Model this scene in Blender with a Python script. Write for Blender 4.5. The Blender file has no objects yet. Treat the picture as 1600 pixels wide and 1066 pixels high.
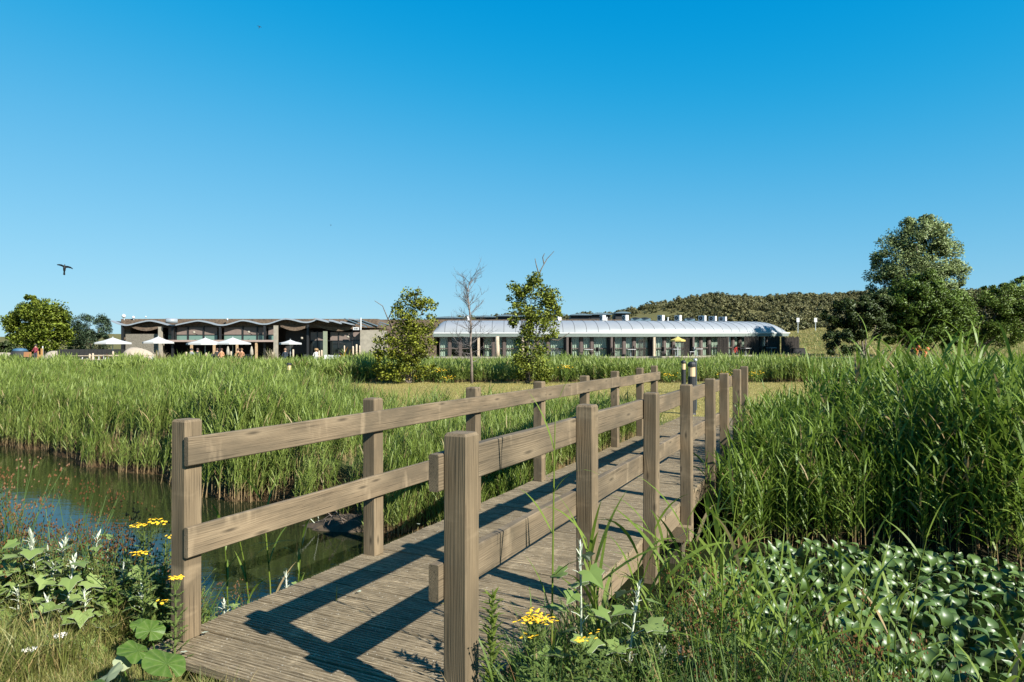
import bpy, bmesh, math, random
import numpy as np
from mathutils import Vector, Matrix, Euler
R = math.radians
rng = np.random.default_rng(7)
random.seed(7)
scene = bpy.context.scene
COL = scene.collection

# ------------------------------------------------------------------ camera
CAMZ, FPX = 1.545, 1067.0
cam_d = bpy.data.cameras.new('camera'); cam = bpy.data.objects.new('camera', cam_d); COL.objects.link(cam)
cam_d.lens = 24.0; cam_d.sensor_width = 36.0; cam_d.clip_start = 0.05; cam_d.clip_end = 6000
cam.location = (0, 0, CAMZ); cam.rotation_euler = (R(90.376), 0, 0)
scene.camera = cam

# ------------------------------------------------------------------ world, sun, exposure
SUN_EL, SUN_AZ = R(35.0), math.atan2(0.74, -0.67)
world = bpy.data.worlds.new("World"); scene.world = world; world.use_nodes = True
wn = world.node_tree; wn.nodes.clear()
wo = wn.nodes.new('ShaderNodeOutputWorld'); bg = wn.nodes.new('ShaderNodeBackground')
sky = wn.nodes.new('ShaderNodeTexSky'); sky.sky_type = 'NISHITA'; sky.sun_disc = False
sky.sun_elevation = SUN_EL; sky.sun_rotation = SUN_AZ
sky.air_density = 1.0; sky.dust_density = 0.0; sky.ozone_density = 3.0; sky.altitude = 0
EXPO = 1.4
SKY_STR = 0.13
sep = wn.nodes.new('ShaderNodeSeparateColor'); com = wn.nodes.new('ShaderNodeCombineColor')
wn.links.new(sky.outputs[0], sep.inputs[0])
# clear-air response of the whole dome, one log curve per channel:  out = gain * ln(c) + lift
for i, (a, b) in enumerate([(0.235, -0.062), (0.262, 0.158), (0.215, 0.448)]):
    q = SKY_STR*2**EXPO
    p = wn.nodes.new('ShaderNodeMath'); p.operation = 'LOGARITHM'; p.inputs[1].default_value = math.e
    m = wn.nodes.new('ShaderNodeMath'); m.operation = 'MULTIPLY_ADD'
    m.inputs[1].default_value = a/q; m.inputs[2].default_value = b/q
    x = wn.nodes.new('ShaderNodeMath'); x.operation = 'SMOOTH_MAX'; x.inputs[1].default_value = 0.0; x.inputs[2].default_value = 0.10/q
    wn.links.new(sep.outputs[i], p.inputs[0]); wn.links.new(p.outputs[0], m.inputs[0])
    wn.links.new(m.outputs[0], x.inputs[0]); wn.links.new(x.outputs[0], com.inputs[i])
wn.links.new(com.outputs[0], bg.inputs[0]); bg.inputs[1].default_value = SKY_STR
wn.links.new(bg.outputs[0], wo.inputs[0])

sun_d = bpy.data.lights.new('sun', 'SUN'); sun = bpy.data.objects.new('sun', sun_d); COL.objects.link(sun)
sun_d.energy = 5.0; sun_d.angle = R(0.5); sun_d.color = (1.0, 0.965, 0.89)
sdir = Vector((math.cos(SUN_EL)*math.sin(SUN_AZ), math.cos(SUN_EL)*math.cos(SUN_AZ), math.sin(SUN_EL)))
sun.rotation_euler = sdir.to_track_quat('Z', 'Y').to_euler()
vs = scene.view_settings
vs.view_transform = 'Standard'; vs.look = 'None'; vs.gamma = 1; vs.use_curve_mapping = False; vs.exposure = EXPO
scene.cycles.max_bounces = 7; scene.cycles.transparent_max_bounces = 12
scene.cycles.diffuse_bounces = 3; scene.cycles.glossy_bounces = 3; scene.cycles.transmission_bounces = 3
scene.cycles.use_denoising = True

# ------------------------------------------------------------------ helpers
def at(px, py, Z):
    """world point seen at photo pixel (px,py) at depth Z"""
    return Vector(((px-800)/FPX*Z, Z, CAMZ-(py-540)/FPX*Z))
def gx(px, Z): return (px-800)/FPX*Z
def gz(py, Z): return CAMZ-(py-540)/FPX*Z

class MB:
    def __init__(s): s.v = []; s.f = []; s.m = []; s.t = []; s.cur = 0; s.tint = 0.0
    def add(s, vs_, fs, mi=None):
        o = len(s.v); s.v.extend([tuple(v) for v in vs_]); s.t.extend([s.tint]*len(vs_))
        for f in fs: s.f.append(tuple(i+o for i in f)); s.m.append(s.cur if mi is None else mi)
    def box(s, c, d, rz=0.0, ch=0.0):
        hx, hy, hz = d[0]/2, d[1]/2, d[2]/2
        ca, sa = math.cos(rz), math.sin(rz)
        vs_ = []
        for z in (-hz, hz):
            for x, y in ((-hx,-hy),(hx,-hy),(hx,hy),(-hx,hy)):
                vs_.append((c[0]+x*ca-y*sa, c[1]+x*sa+y*ca, c[2]+z))
        s.add(vs_, [(3,2,1,0),(4,5,6,7),(0,1,5,4),(1,2,6,5),(2,3,7,6),(3,0,4,7)])
    def tube(s, pts, rad, n=6, cap=True):
        pts = [Vector(p) for p in pts]
        if not hasattr(rad, '__len__'): rad = [rad]*len(pts)
        vs_ = []; prev = None
        for i, p in enumerate(pts):
            d = (pts[min(i+1, len(pts)-1)]-pts[max(i-1, 0)])
            d = d.normalized() if d.length > 1e-9 else Vector((0,0,1))
            if prev is None:
                a = Vector((1,0,0)) if abs(d.x) < .9 else Vector((0,1,0))
                u = d.cross(a).normalized()
            else:
                u = (prev-d*prev.dot(d)).normalized()
            prev = u; w = d.cross(u)
            for k in range(n):
                an = 2*math.pi*k/n
                vs_.append(p+(u*math.cos(an)+w*math.sin(an))*rad[i])
        fs = []
        for i in range(len(pts)-1):
            for k in range(n):
                k2 = (k+1) % n
                fs.append((i*n+k, i*n+k2, (i+1)*n+k2, (i+1)*n+k))
        if cap:
            fs.append(tuple(range(n-1,-1,-1))); fs.append(tuple((len(pts)-1)*n+k for k in range(n)))
        s.add(vs_, fs)
    def lathe(s, prof, c=(0,0,0), n=12):
        vs_ = []
        for r, z in prof:
            for k in range(n):
                a = 2*math.pi*k/n; vs_.append((c[0]+r*math.cos(a), c[1]+r*math.sin(a), c[2]+z))
        fs = []
        for i in range(len(prof)-1):
            for k in range(n):
                k2 = (k+1) % n; fs.append((i*n+k, i*n+k2, (i+1)*n+k2, (i+1)*n+k))
        fs.append(tuple(range(n-1,-1,-1))); fs.append(tuple((len(prof)-1)*n+k for k in range(n)))
        s.add(vs_, fs)
    def prism(s, poly, y0, y1):
        """closed polygon in x,z extruded along y"""
        n = len(poly)
        vs_ = [(x, y0, z) for x, z in poly]+[(x, y1, z) for x, z in poly]
        fs = [tuple(range(n)), tuple(range(2*n-1, n-1, -1))]
        for k in range(n):
            k2 = (k+1) % n; fs.append((k, n+k, n+k2, k2))
        s.add(vs_, fs)
    def blade(s, p0, az, el, L, w, droop, nseg=4, base=.55, roll=0.0):
        p = Vector(p0); e = el; sd = Vector((-math.sin(az), math.cos(az), 0))
        vs_ = []; fs = []
        for i in range(nseg+1):
            t = i/nseg
            wd = w*(base+(1-base)*min(1, t*3.0))*(1-t**2.2)*.5
            up = Vector((-math.sin(e)*math.cos(az), -math.sin(e)*math.sin(az), math.cos(e)))
            sv = sd*math.cos(roll)+up*math.sin(roll)
            if i < nseg:
                vs_ += [p-sv*wd, p+sv*wd]
            else: vs_ += [p.copy()]
            d = Vector((math.cos(e)*math.cos(az), math.cos(e)*math.sin(az), math.sin(e)))
            p = p+d*(L/nseg); e -= droop/nseg*(.5+t)
        for i in range(nseg-1): fs.append((2*i, 2*i+1, 2*i+3, 2*i+2))
        fs.append((2*nseg-2, 2*nseg-1, 2*nseg))
        s.add(vs_, fs)
    def mesh(s, name, mats, smooth=False):
        me = bpy.data.meshes.new(name)
        me.from_pydata([tuple(v) for v in s.v], [], s.f)
        for m in (mats if isinstance(mats, (list, tuple)) else [mats]): me.materials.append(m)
        if any(s.m): me.polygons.foreach_set('material_index', s.m)
        if any(s.t):
            a = me.attributes.new('dry', 'FLOAT', 'POINT'); a.data.foreach_set('value', np.array(s.t, dtype=np.float32))
        if smooth: me.polygons.foreach_set('use_smooth', [True]*len(me.polygons))
        me.update(); return me
    def build(s, name, mats, parent=None, smooth=False, loc=None):
        return link(name, s.mesh(name, mats, smooth), parent, loc)

def link(name, me, parent=None, loc=None):
    o = bpy.data.objects.new(name, me); COL.objects.link(o)
    if parent is not None: o.parent = parent
    if loc is not None: o.location = loc
    return o
def tag(o, label=None, cat=None, group=None, kind=None):
    if label: o['label'] = label
    if cat: o['category'] = cat
    if group: o['group'] = group
    if kind: o['kind'] = kind
    return o
def thing(name, label, cat, loc=(0,0,0), rz=0.0, group=None):
    o = bpy.data.objects.new(name, None); COL.objects.link(o)
    o.location = loc; o.rotation_euler = (0,0,rz); o.empty_display_size = .1
    return tag(o, label, cat, group)
def dup(root, loc, rz=0.0, label=None, scale=None):
    r = root.copy(); COL.objects.link(r); r.location = loc; r.rotation_euler = (0,0,rz)
    if scale is not None: r.scale = (scale,)*3
    if label: r['label'] = label
    for ch in list(root.children):
        c = ch.copy(); COL.objects.link(c); c.parent = r
        for g in list(ch.children):
            d = g.copy(); COL.objects.link(d); d.parent = c
    return r
def np_mesh(name, V, F, mats, smooth=False):
    """V (n,3), F (m,k) uniform polygons"""
    me = bpy.data.meshes.new(name); m, k = F.shape
    me.vertices.add(len(V)); me.vertices.foreach_set('co', V.astype(np.float32).ravel())
    me.loops.add(m*k); me.loops.foreach_set('vertex_index', F.astype(np.int32).ravel())
    me.polygons.add(m); me.polygons.foreach_set('loop_start', np.arange(0, m*k, k, dtype=np.int32))
    me.polygons.foreach_set('loop_total', np.full(m, k, dtype=np.int32))
    if smooth: me.polygons.foreach_set('use_smooth', np.ones(m, dtype=bool))
    for mt in (mats if isinstance(mats, (list, tuple)) else [mats]): me.materials.append(mt)
    me.update(calc_edges=True); me.validate(); return me

# ------------------------------------------------------------------ materials
class NT:
    def __init__(s, name):
        s.m = bpy.data.materials.new(name); s.m.use_nodes = True; s.t = s.m.node_tree
        s.b = s.t.nodes['Principled BSDF']; s.out = s.t.nodes['Material Output']
    def n(s, typ, **kw):
        nd = s.t.nodes.new('ShaderNode'+typ)
        for k, v in kw.items():
            if k.startswith('i_'):
                key = k[2:]; key = int(key) if key.isdigit() else key.replace('_', ' ')
                if hasattr(v, 'is_output') or isinstance(v, bpy.types.NodeSocket): s.t.links.new(v, nd.inputs[key])
                else: nd.inputs[key].default_value = v
            else: setattr(nd, k, v)
        return nd
    def l(s, a, b): s.t.links.new(a, b)
    def math(s, op, a, b=None, c=None):
        nd = s.t.nodes.new('ShaderNodeMath'); nd.operation = op
        for i, v in enumerate((a, b, c)):
            if v is None: continue
            if isinstance(v, bpy.types.NodeSocket): s.t.links.new(v, nd.inputs[i])
            else: nd.inputs[i].default_value = v
        return nd.outputs[0]
    def mix(s, f, a, b, mode='MIX'):
        nd = s.t.nodes.new('ShaderNodeMix'); nd.data_type = 'RGBA'; nd.blend_type = mode
        for key, v in ((0, f), (6, a), (7, b)):
            if isinstance(v, bpy.types.NodeSocket): s.t.links.new(v, nd.inputs[key])
            else: nd.inputs[key].default_value = v if key == 0 else (tuple(v)+(1,))[:4]
        return nd.outputs[2]
    def ramp(s, f, stops):
        nd = s.t.nodes.new('ShaderNodeValToRGB'); cr = nd.color_ramp
        while len(cr.elements) < len(stops): cr.elements.new(.5)
        for e, (p, c) in zip(cr.elements, stops):
            e.position = p; e.color = (tuple(c)+(1,))[:4] if hasattr(c, '__len__') else (c,c,c,1)
        s.t.links.new(f, nd.inputs[0]); return nd.outputs[0]
    def noise(s, vec, scale, detail=3, rough=.55, dist=0.0):
        nd = s.n('TexNoise'); nd.inputs['Scale'].default_value = scale; nd.inputs['Detail'].default_value = detail
        nd.inputs['Roughness'].default_value = rough; nd.inputs['Distortion'].default_value = dist
        if vec is not None: s.l(vec, nd.inputs['Vector'])
        return nd.outputs[0]
    def mapping(s, vec, scale=(1,1,1), loc=None):
        nd = s.n('Mapping'); s.l(vec, nd.inputs[0]); nd.inputs['Scale'].default_value = scale
        if loc is not None:
            if isinstance(loc, bpy.types.NodeSocket): s.l(loc, nd.inputs['Location'])
            else: nd.inputs['Location'].default_value = loc
        return nd.outputs[0]
    def bump(s, h, strength, dist=.01):
        nd = s.n('Bump'); nd.inputs['Strength'].default_value = strength; nd.inputs['Distance'].default_value = dist
        s.l(h, nd.inputs['Height']); s.l(nd.outputs[0], s.b.inputs['Normal'])

def plain(name, col, rough=.6, metal=0.0, vary=.12, scale=6.0, spec=.5):
    k = NT(name); tc = k.n('TexCoord'); f = k.noise(tc.outputs['Object'], scale, 4)
    d = tuple(c*(1-vary) for c in col); u = tuple(min(1, c*(1+vary)) for c in col)
    k.l(k.ramp(f, [(.3, d), (.7, u)]), k.b.inputs['Base Color'])
    k.b.inputs['Roughness'].default_value = rough; k.b.inputs['Metallic'].default_value = metal
    k.b.inputs['Specular IOR Level'].default_value = spec
    return k.m

def wood(name, dark, mid, light, grey, ax=0, ring=70, speck=0.0, knots=True):
    """sawn softwood, length along local axis ax"""
    k = NT(name); tc = k.n('TexCoord'); oi = k.n('ObjectInfo')
    off = k.n('CombineXYZ'); r = oi.outputs['Random']
    k.l(k.math('MULTIPLY', r, 37.0), off.inputs[0]); k.l(k.math('MULTIPLY', r, 91.0), off.inputs[1]); k.l(k.math('MULTIPLY', r, 53.0), off.inputs[2])
    add = k.n('VectorMath', operation='ADD'); k.l(tc.outputs['Object'], add.inputs[0]); k.l(off.outputs[0], add.inputs[1])
    v = add.outputs[0]
    lo = [1,1,1]; sc = [9.,9.,9.]; sc[ax] = .9
    warp = k.noise(k.mapping(v, tuple(.35 if i == ax else 5. for i in range(3))), 2.0, 2)
    sv = k.n('SeparateXYZ'); k.l(v, sv.inputs[0]); cv = k.n('CombineXYZ')
    if ax == 0: k.l(k.math('MULTIPLY', sv.outputs[0], 1.15), cv.inputs[0]); k.l(k.math('MULTIPLY', sv.outputs[2], 6.0), cv.inputs[1])
    else: k.l(k.math('MULTIPLY', k.math('ADD', sv.outputs[0], sv.outputs[1]), 5.0), cv.inputs[0]); k.l(k.math('MULTIPLY', sv.outputs[2], 1.8), cv.inputs[1])
    vor = k.n('TexVoronoi', feature='F1', voronoi_dimensions='2D'); k.l(cv.outputs[0], vor.inputs['Vector'])
    vor.inputs['Scale'].default_value = 1.0
    kd = k.math('SMOOTH_MAX', k.math('SUBTRACT', .42, vor.outputs['Distance']), 0.0, .1)
    sx = k.n('SeparateXYZ'); k.l(v, sx.inputs[0])
    across = k.math('ADD', sx.outputs[(ax+1) % 3], k.math('MULTIPLY', sx.outputs[(ax+2) % 3], 1.0))
    ph = k.math('ADD', k.math('MULTIPLY', across, ring*1.0), k.math('MULTIPLY', warp, 34.0))
    if knots: ph = k.math('ADD', ph, k.math('MULTIPLY', kd, 22.0))
    s1 = k.math('MULTIPLY_ADD', k.math('SINE', ph), .5, .5)
    fade = k.ramp(k.noise(k.mapping(v, tuple(1.1 if i == ax else 7. for i in range(3))), 1.0, 2), [(.35, .25), (.65, 1.0)])
    rings = k.math('MULTIPLY', k.math('POWER', s1, 1.6), fade)
    fine = k.noise(k.mapping(v, tuple(2.5 if i == ax else 140. for i in range(3))), 1.0, 4, .6)
    blot = k.noise(k.mapping(v, tuple(1.5 if i == ax else 4. for i in range(3))), 1.5, 4, .6)
    f = k.math('ADD', k.math('MULTIPLY', rings, .26), k.math('MULTIPLY', fine, .84))
    col = k.ramp(f, [(.18, dark), (.48, mid), (.85, light)])
    col = k.mix(k.ramp(blot, [(.36, 0.0), (.62, .8)]), col, grey)
    pale = k.noise(k.mapping(v, tuple(7. if i == ax else 2.2 for i in range(3))), 1.0, 3, .6)
    col = k.mix(k.ramp(pale, [(.60, 0.0), (.74, .5)]), col, tuple(min(1, c*1.25) for c in light))
    col = k.mix(k.math('MULTIPLY', k.math('LESS_THAN', fine, .385), .55), col, tuple(c*.45 for c in dark))
    if knots:
        core = k.ramp(vor.outputs['Distance'], [(.02, 1.0), (.085, 0.0)])
        halo = k.ramp(vor.outputs['Distance'], [(.06, .35), (.30, 0.0)])
        col = k.mix(halo, col, tuple(min(1, c*1.15) for c in light))
        col = k.mix(k.math('MULTIPLY', core, .8), col, tuple(c*.5 for c in dark))
    col = k.mix(k.math('MULTIPLY', k.ramp(r, [(0, 0.0), (1, 1.0)]), .25), col, tuple(c*.75 for c in grey))
    if speck:
        fib = k.noise(k.mapping(v, tuple(11. if i == ax else 210. for i in range(3))), 1.0, 3, .65)
        col = k.mix(k.ramp(fib, [(.55, 0.0), (.68, .5)]), col, tuple(min(1, c*1.45) for c in light))
        col = k.mix(k.ramp(fib, [(.34, .85), (.44, 0.0)]), col, tuple(c*.55 for c in dark))
        bl2 = k.noise(v, 2.3, 3); col = k.mix(k.ramp(bl2, [(.40, 0.0), (.68, .55)]), col, tuple(c*.55 for c in mid))
        sp = k.noise(v, 70., 3, .7)
        col = k.mix(k.ramp(sp, [(.64, 0.0), (.70, speck)]), col, (.62,.58,.48))
        sp2 = k.noise(v, 38., 4, .7)
        col = k.mix(k.ramp(sp2, [(.66, 0.0), (.75, .8)]), col, tuple(c*.35 for c in dark))
    k.l(col, k.b.inputs['Base Color']); k.b.inputs['Roughness'].default_value = .78
    k.b.inputs['Specular IOR Level'].default_value = .3
    k.bump(k.math('ADD', k.math('MULTIPLY', fine, .8), k.math('MULTIPLY', rings, .35)), .5, .004)
    return k.m

def leafmat(name, c1, c2, dry=(.30,.20,.09), trans=.40, rough=.5, spec=.30, usedry=True, nscale=.7):
    k = NT(name); oi = k.n('ObjectInfo'); geo = k.n('NewGeometry')
    f = k.noise(geo.outputs['Position'], nscale, 3)
    f2 = k.math('ADD', k.math('MULTIPLY', f, .55), k.math('MULTIPLY', oi.outputs['Random'], .3))
    ri = geo.outputs['Random Per Island']
    f2 = k.math('ADD', f2, k.math('MULTIPLY', ri, .3))
    col = k.ramp(f2, [(.25, c1), (.85, c2)])
    if usedry:
        at_ = k.n('Attribute', attribute_name='dry'); col = k.mix(at_.outputs['Fac'], col, dry)
    k.l(col, k.b.inputs['Base Color']); k.b.inputs['Roughness'].default_value = rough
    k.b.inputs['Specular IOR Level'].default_value = spec
    tr = k.n('BsdfTranslucent'); k.l(k.mix(.5, col, (.30,.36,.04), 'MULTIPLY') if False else col, tr.inputs[0])
    mx = k.n('MixShader'); mx.inputs[0].default_value = trans
    k.l(k.b.outputs[0], mx.inputs[1]); k.l(tr.outputs[0], mx.inputs[2]); k.l(mx.outputs[0], k.out.inputs[0])
    return k.m

M = {}
M['post'] = wood('post_wood', (0.068,0.048,0.026), (0.151,0.108,0.061), (0.230,0.171,0.103), (0.087,0.065,0.038), ax=2, ring=520)
M['rail'] = wood('rail_wood', (0.061,0.045,0.025), (0.139,0.101,0.060), (0.225,0.170,0.105), (0.074,0.057,0.035), ax=0, ring=640)
M['plank'] = wood('plank_wood', (0.049,0.034,0.017), (0.189,0.144,0.085), (0.373,0.292,0.182), (0.172,0.132,0.079), ax=0, ring=500, speck=.6, knots=False)
M['beam'] = wood('beam_wood', (0.084,0.059,0.031), (0.166,0.120,0.069), (0.230,0.172,0.104), (0.144,0.109,0.069), ax=0, ring=600)
M['pile'] = wood('pile_wood', (.020,.015,.009), (.060,.045,.027), (.110,.088,.056), (.048,.042,.028), ax=2, ring=300)
M['reed'] = leafmat('reed_leaf', (.080,.130,.012), (.175,.232,.036), dry=(.34,.24,.12))
M['reed_far'] = leafmat('reed_leaf_far', (.098,.148,.017), (.218,.268,.062), dry=(.34,.24,.12))
M['reed_dark'] = leafmat('reed_leaf_dark', (.068,.122,.010), (.165,.232,.034), dry=(.30,.20,.10))
M['grass'] = leafmat('grass_blade', (.085,.125,.022), (.22,.22,.060), dry=(.40,.30,.13))
M['lawn_blade'] = leafmat('lawn_blade', (.19,.20,.05), (.34,.29,.10), dry=(.40,.30,.13), nscale=.3)
M['rush'] = leafmat('rush_blade', (.050,.100,.024), (.090,.150,.040), dry=(.150,.070,.024))
M['herb'] = leafmat('herb_leaf', (.065,.115,.015), (.140,.195,.040), dry=(.28,.20,.1))
M['ragleaf'] = leafmat('ragwort_leaf', (.075,.120,.022), (.150,.195,.055))
M['yellow'] = plain('ragwort_yellow', (.62,.37,.006), .7, vary=.2, scale=60)
M['white_fl'] = plain('yarrow_white', (.70,.66,.58), .8, vary=.1, scale=50)
M['poplar_top'] = leafmat('poplar_leaf_top', (.090,.145,.028), (.200,.255,.080), usedry=False, trans=.25)
M['poplar_white'] = leafmat('poplar_down', (.36,.39,.28), (.50,.52,.42), usedry=False, trans=.2, rough=.9, spec=.1)
k = NT('butterbur_leaf'); tc = k.n('TexCoord'); sx = k.n('SeparateXYZ'); k.l(tc.outputs['Object'], sx.inputs[0])
ang = k.math('ARCTAN2', sx.outputs[1], sx.outputs[0]); vein = k.math('POWER', k.math('ABSOLUTE', k.math('SINE', k.math('MULTIPLY', ang, 5.5))), 12.0)
vein = k.math('SUBTRACT', 1.0, k.math('POWER', k.math('ABSOLUTE', k.math('SINE', k.math('MULTIPLY', ang, 5.5))), .28))
nz = k.noise(tc.outputs['Object'], 34., 4, .6)
col = k.mix(k.math('MULTIPLY', vein, .8), k.ramp(nz, [(.3, (.040,.085,.010)), (.7, (.075,.125,.018))]), (.15,.19,.06)); k.l(col, k.b.inputs['Base Color']); k.b.inputs['Roughness'].default_value = .5
k.b.inputs['Specular IOR Level'].default_value = .3
k.bump(k.math('ADD', k.math('MULTIPLY', vein, -.8), nz), .5, .006)
tr = k.n('BsdfTranslucent'); k.l(col, tr.inputs[0]); mx = k.n('MixShader'); mx.inputs[0].default_value = .25
k.l(k.b.outputs[0], mx.inputs[1]); k.l(tr.outputs[0], mx.inputs[2]); k.l(mx.outputs[0], k.out.inputs[0]); M['butter'] = k.m
M['waterleaf'] = leafmat('water_leaf', (.035,.070,.012), (.072,.118,.028), usedry=False, trans=.12, rough=.42, spec=.42)
M['bark'] = plain('bark', (.10,.08,.06), .9, vary=.4, scale=9)
M['bark_pale'] = plain('bark_pale', (.13,.10,.08), .9, vary=.35, scale=9)
M['pale_leaf'] = leafmat('pale_leaf_back', (.16,.19,.10), (.24,.27,.16), usedry=False, trans=.2, rough=.8, spec=.1)
M['fresh'] = leafmat('fresh_weed', (.13,.18,.025), (.22,.27,.055), usedry=False, trans=.5)
# ------------------------------------------------------------------ ground
WZ = -0.62
FAR = np.array([(-2000,900),(-60,44),(-30,25),(-11,14.9),(-5.7,11.0),(-1.8,8.1),(.6,8.0),(2.15,8.9),(2.9,7.6),(3.8,6.8),(4.9,6.4),(8,6.4),(20,7.5),(60,9),(2000,40)], float)
NEAR = np.array([(-2000,600),(-60,24),(-20,9.0),(-6,5.3),(-3.5,4.75),(-2,4.45),(-1,4.3),(0,4.1),(1.0,3.9),(1.45,3.35),(2.0,2.55),(3,1.9),(6,1.0),(20,.5),(60,.5),(2000,10)], float)
CREST = np.array([(-2000,4),(-300,3),(-120,4),(-60,5.0),(-35,6.4),(-13,8.0),(5,8.6),(21,8.9),(32,10.4),(42,12.2),(53,13.0),(64,12.6),(78,13.4),(88,13.2),(105,14.0),(127,14.8),(300,18),(2000,20)], float)
def sst(a, b, x):
    t = np.clip((x-a)/(b-a), 0, 1); return t*t*(3-2*t)
def wob(x, y):
    return .5*np.sin(1.7*x+.6*y)+.3*np.sin(3.9*x-1.3*y+1)+.2*np.sin(7.7*x+2.9*y+2)
def yfar(x): return np.interp(x, FAR[:,0], FAR[:,1])+.16*np.sin(1.9*x+.5)+.10*np.sin(5.1*x)
def ynear(x): return np.interp(x, NEAR[:,0], NEAR[:,1])+.07*np.sin(3.1*x)
def inside(x, y): return np.minimum(y-ynear(x), yfar(x)-y)
def height(x, y):
    x = np.asarray(x, float); y = np.asarray(y, float)
    ins = inside(x, y)
    h = -.10-.53*sst(-.65, .0, ins)-.6*sst(0, .9, ins)
    land = ins < -.3
    h = h+np.where(land, .025*wob(x*.8, y*.8), 0)
    h = h+.015*np.minimum(0, ins+.4)*0
    h = h+.45*sst(-12, -8, x)*sst(50, 62, y)
    # grassy bank behind the long building, then the dune
    right = sst(20, 55, x)
    h = h+right*4.0*sst(78, 104, y+0*x)
    crest = np.interp(x*170/np.maximum(y, 60), CREST[:,0], CREST[:,1])*np.maximum(y, 60)/170
    base = right*4.0
    prof = sst(112, 172, y)
    bumps = 1+.03*np.sin(x*.13+y*.05)*prof+.02*np.sin(x*.37+1)*prof
    h = h+np.maximum(0, crest*np.minimum(1, 170/np.maximum(y, 60))-base)*prof*bumps
    return h
def stretch(n, core, edge, k):
    t = np.linspace(-1, 1, n); s = np.sinh(k*t)/np.sinh(k); return s*edge
gxs = np.concatenate([np.linspace(-3000,-160,14)[:-1], np.linspace(-160,-14,60)[:-1], np.linspace(-14,9,231)[:-1], np.linspace(9,200,90)[:-1], np.linspace(200,3000,14)])
gys = np.concatenate([np.linspace(-200,-3,10)[:-1], np.linspace(-3,17,200)[:-1], np.linspace(17,60,60)[:-1], np.linspace(60,260,110)[:-1], np.linspace(260,3500,14)])
GX, GY = np.meshgrid(gxs, gys); GH = height(GX, GY)
nx, ny = len(gxs), len(gys)
V = np.stack([GX.ravel(), GY.ravel(), GH.ravel()], 1)
ii = np.arange((ny-1)*nx).reshape(ny-1, nx)[:, :-1].ravel()
F = np.stack([ii, ii+1, ii+nx+1, ii+nx], 1)
k = NT('ground_soil_and_grass'); geo = k.n('NewGeometry'); P = geo.outputs['Position']
ca = k.n('Attribute', attribute_name='cover')
n1 = k.noise(P, 2.2, 5, .65); n2 = k.noise(P, .35, 4); n3 = k.noise(P, 30., 4, .7)
col = k.mix(k.ramp(n3, [(.35, 0.0), (.7, .55)]), ca.outputs['Color'], k.mix(1.0, ca.outputs['Color'], (.55,.60,.50), 'MULTIPLY'))
col = k.mix(k.ramp(n1, [(.4, 0.0), (.7, .4)]), col, k.mix(1.0, ca.outputs['Color'], (1.25,1.15,.9), 'MULTIPLY'))
col = k.mix(k.ramp(n2, [(.4, 0.0), (.7, .35)]), col, k.mix(1.0, ca.outputs['Color'], (.72,.85,.7), 'MULTIPLY'))
k.l(col, k.b.inputs['Base Color']); k.b.inputs['Roughness'].default_value = .95; k.b.inputs['Specular IOR Level'].default_value = .1
k.bump(k.math('ADD', n3, n1), .6, .05)
me = np_mesh('ground', V, F, k.m, smooth=True)
ins = inside(GX, GY).ravel(); X, Y = GX.ravel(), GY.ravel()
cov = np.zeros((len(X), 4)); cov[:] = (.060,.075,.022,1)                  # damp ground under reeds
def paint(mask, c):
    m = mask[:, None]; cov[:, :3] = cov[:, :3]*(1-m)+np.array(c)*m
lawn = sst(14.5, 16.5, Y+.6*np.sin(X*.7))*(1-sst(29.5, 31, Y+.3*np.sin(X*.9)))
lawn = np.maximum(lawn, sst(0, .6, .55-np.abs((X-(-1.73+.85*.899)-.487*(Y-3.27))))*sst(12, 12.6, Y)*(1-sst(29,30,Y)))
paint(lawn, (.235,.190,.062))
paint(sst(42, 46, Y)*(1-sst(63, 66, Y)), (0.119,0.119,0.038))
paint(sst(62, 64, Y)*(1-sst(84, 90, Y))*(1-sst(26, 34, X)), (0.184,0.156,0.114))   # terrace
paint(sst(66, 78, Y)*sst(30, 36, X), (0.103,0.108,0.032))
paint(sst(108, 118, Y), (0.108,0.097,0.040))
paint(sst(200, 400, Y)*(1-sst(-60, 0, X)), (0.054,0.071,0.027))
paint((1-sst(4.0, 5.2, Y+0*X))*(ins < -.2), (0.076,0.076,0.024))
paint(sst(-.75, -.30, ins)*(Y > 5.2), (0.054,0.033,0.016))                        # bare earth bank
paint(sst(-.75, -.30, ins)*(Y > 5.2)*sst(.5, 1.2, X), (.022,.018,.009))
paint(sst(-.05, .2, ins), (0.019,0.017,0.009))
a = me.color_attributes.new('cover', 'FLOAT_COLOR', 'POINT'); a.data.foreach_set('color', cov.astype(np.float32).ravel())
ground = tag(link('ground', me), 'grassy ground with banks of brown earth running back to the dune', 'ground', kind='structure')

# ------------------------------------------------------------------ water
k = NT('pond_water'); geo = k.n('NewGeometry'); P = geo.outputs['Position']
k.b.inputs['Base Color'].default_value = (.012,.015,.006,1); k.b.inputs['Roughness'].default_value = .03; k.b.inputs['IOR'].default_value = 1.33
k.b.inputs['Specular IOR Level'].default_value = .5
w1 = k.noise(k.mapping(P, (1.0,2.6,1)), 2.4, 3, .5); w2 = k.noise(k.mapping(P, (1,2.0,1)), 14., 2, .5)
k.bump(k.math('ADD', w1, k.math('MULTIPLY', w2, .22)), .055, .05)
mb = MB(); wx = np.concatenate([np.linspace(-120,-8,12), np.linspace(-7,60,20)])
vs_ = []; 
for x in wx: vs_ += [(x, float(np.interp(x, NEAR[:,0], NEAR[:,1]))-.8, WZ), (x, float(np.interp(x, FAR[:,0], FAR[:,1]))+.8, WZ)]
mb.add(vs_, [(2*i, 2*i+2, 2*i+3, 2*i+1) for i in range(len(wx)-1)])
tag(mb.build('water', k.m), 'dark still stream water reflecting reeds and sky', 'water', kind='structure')

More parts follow.
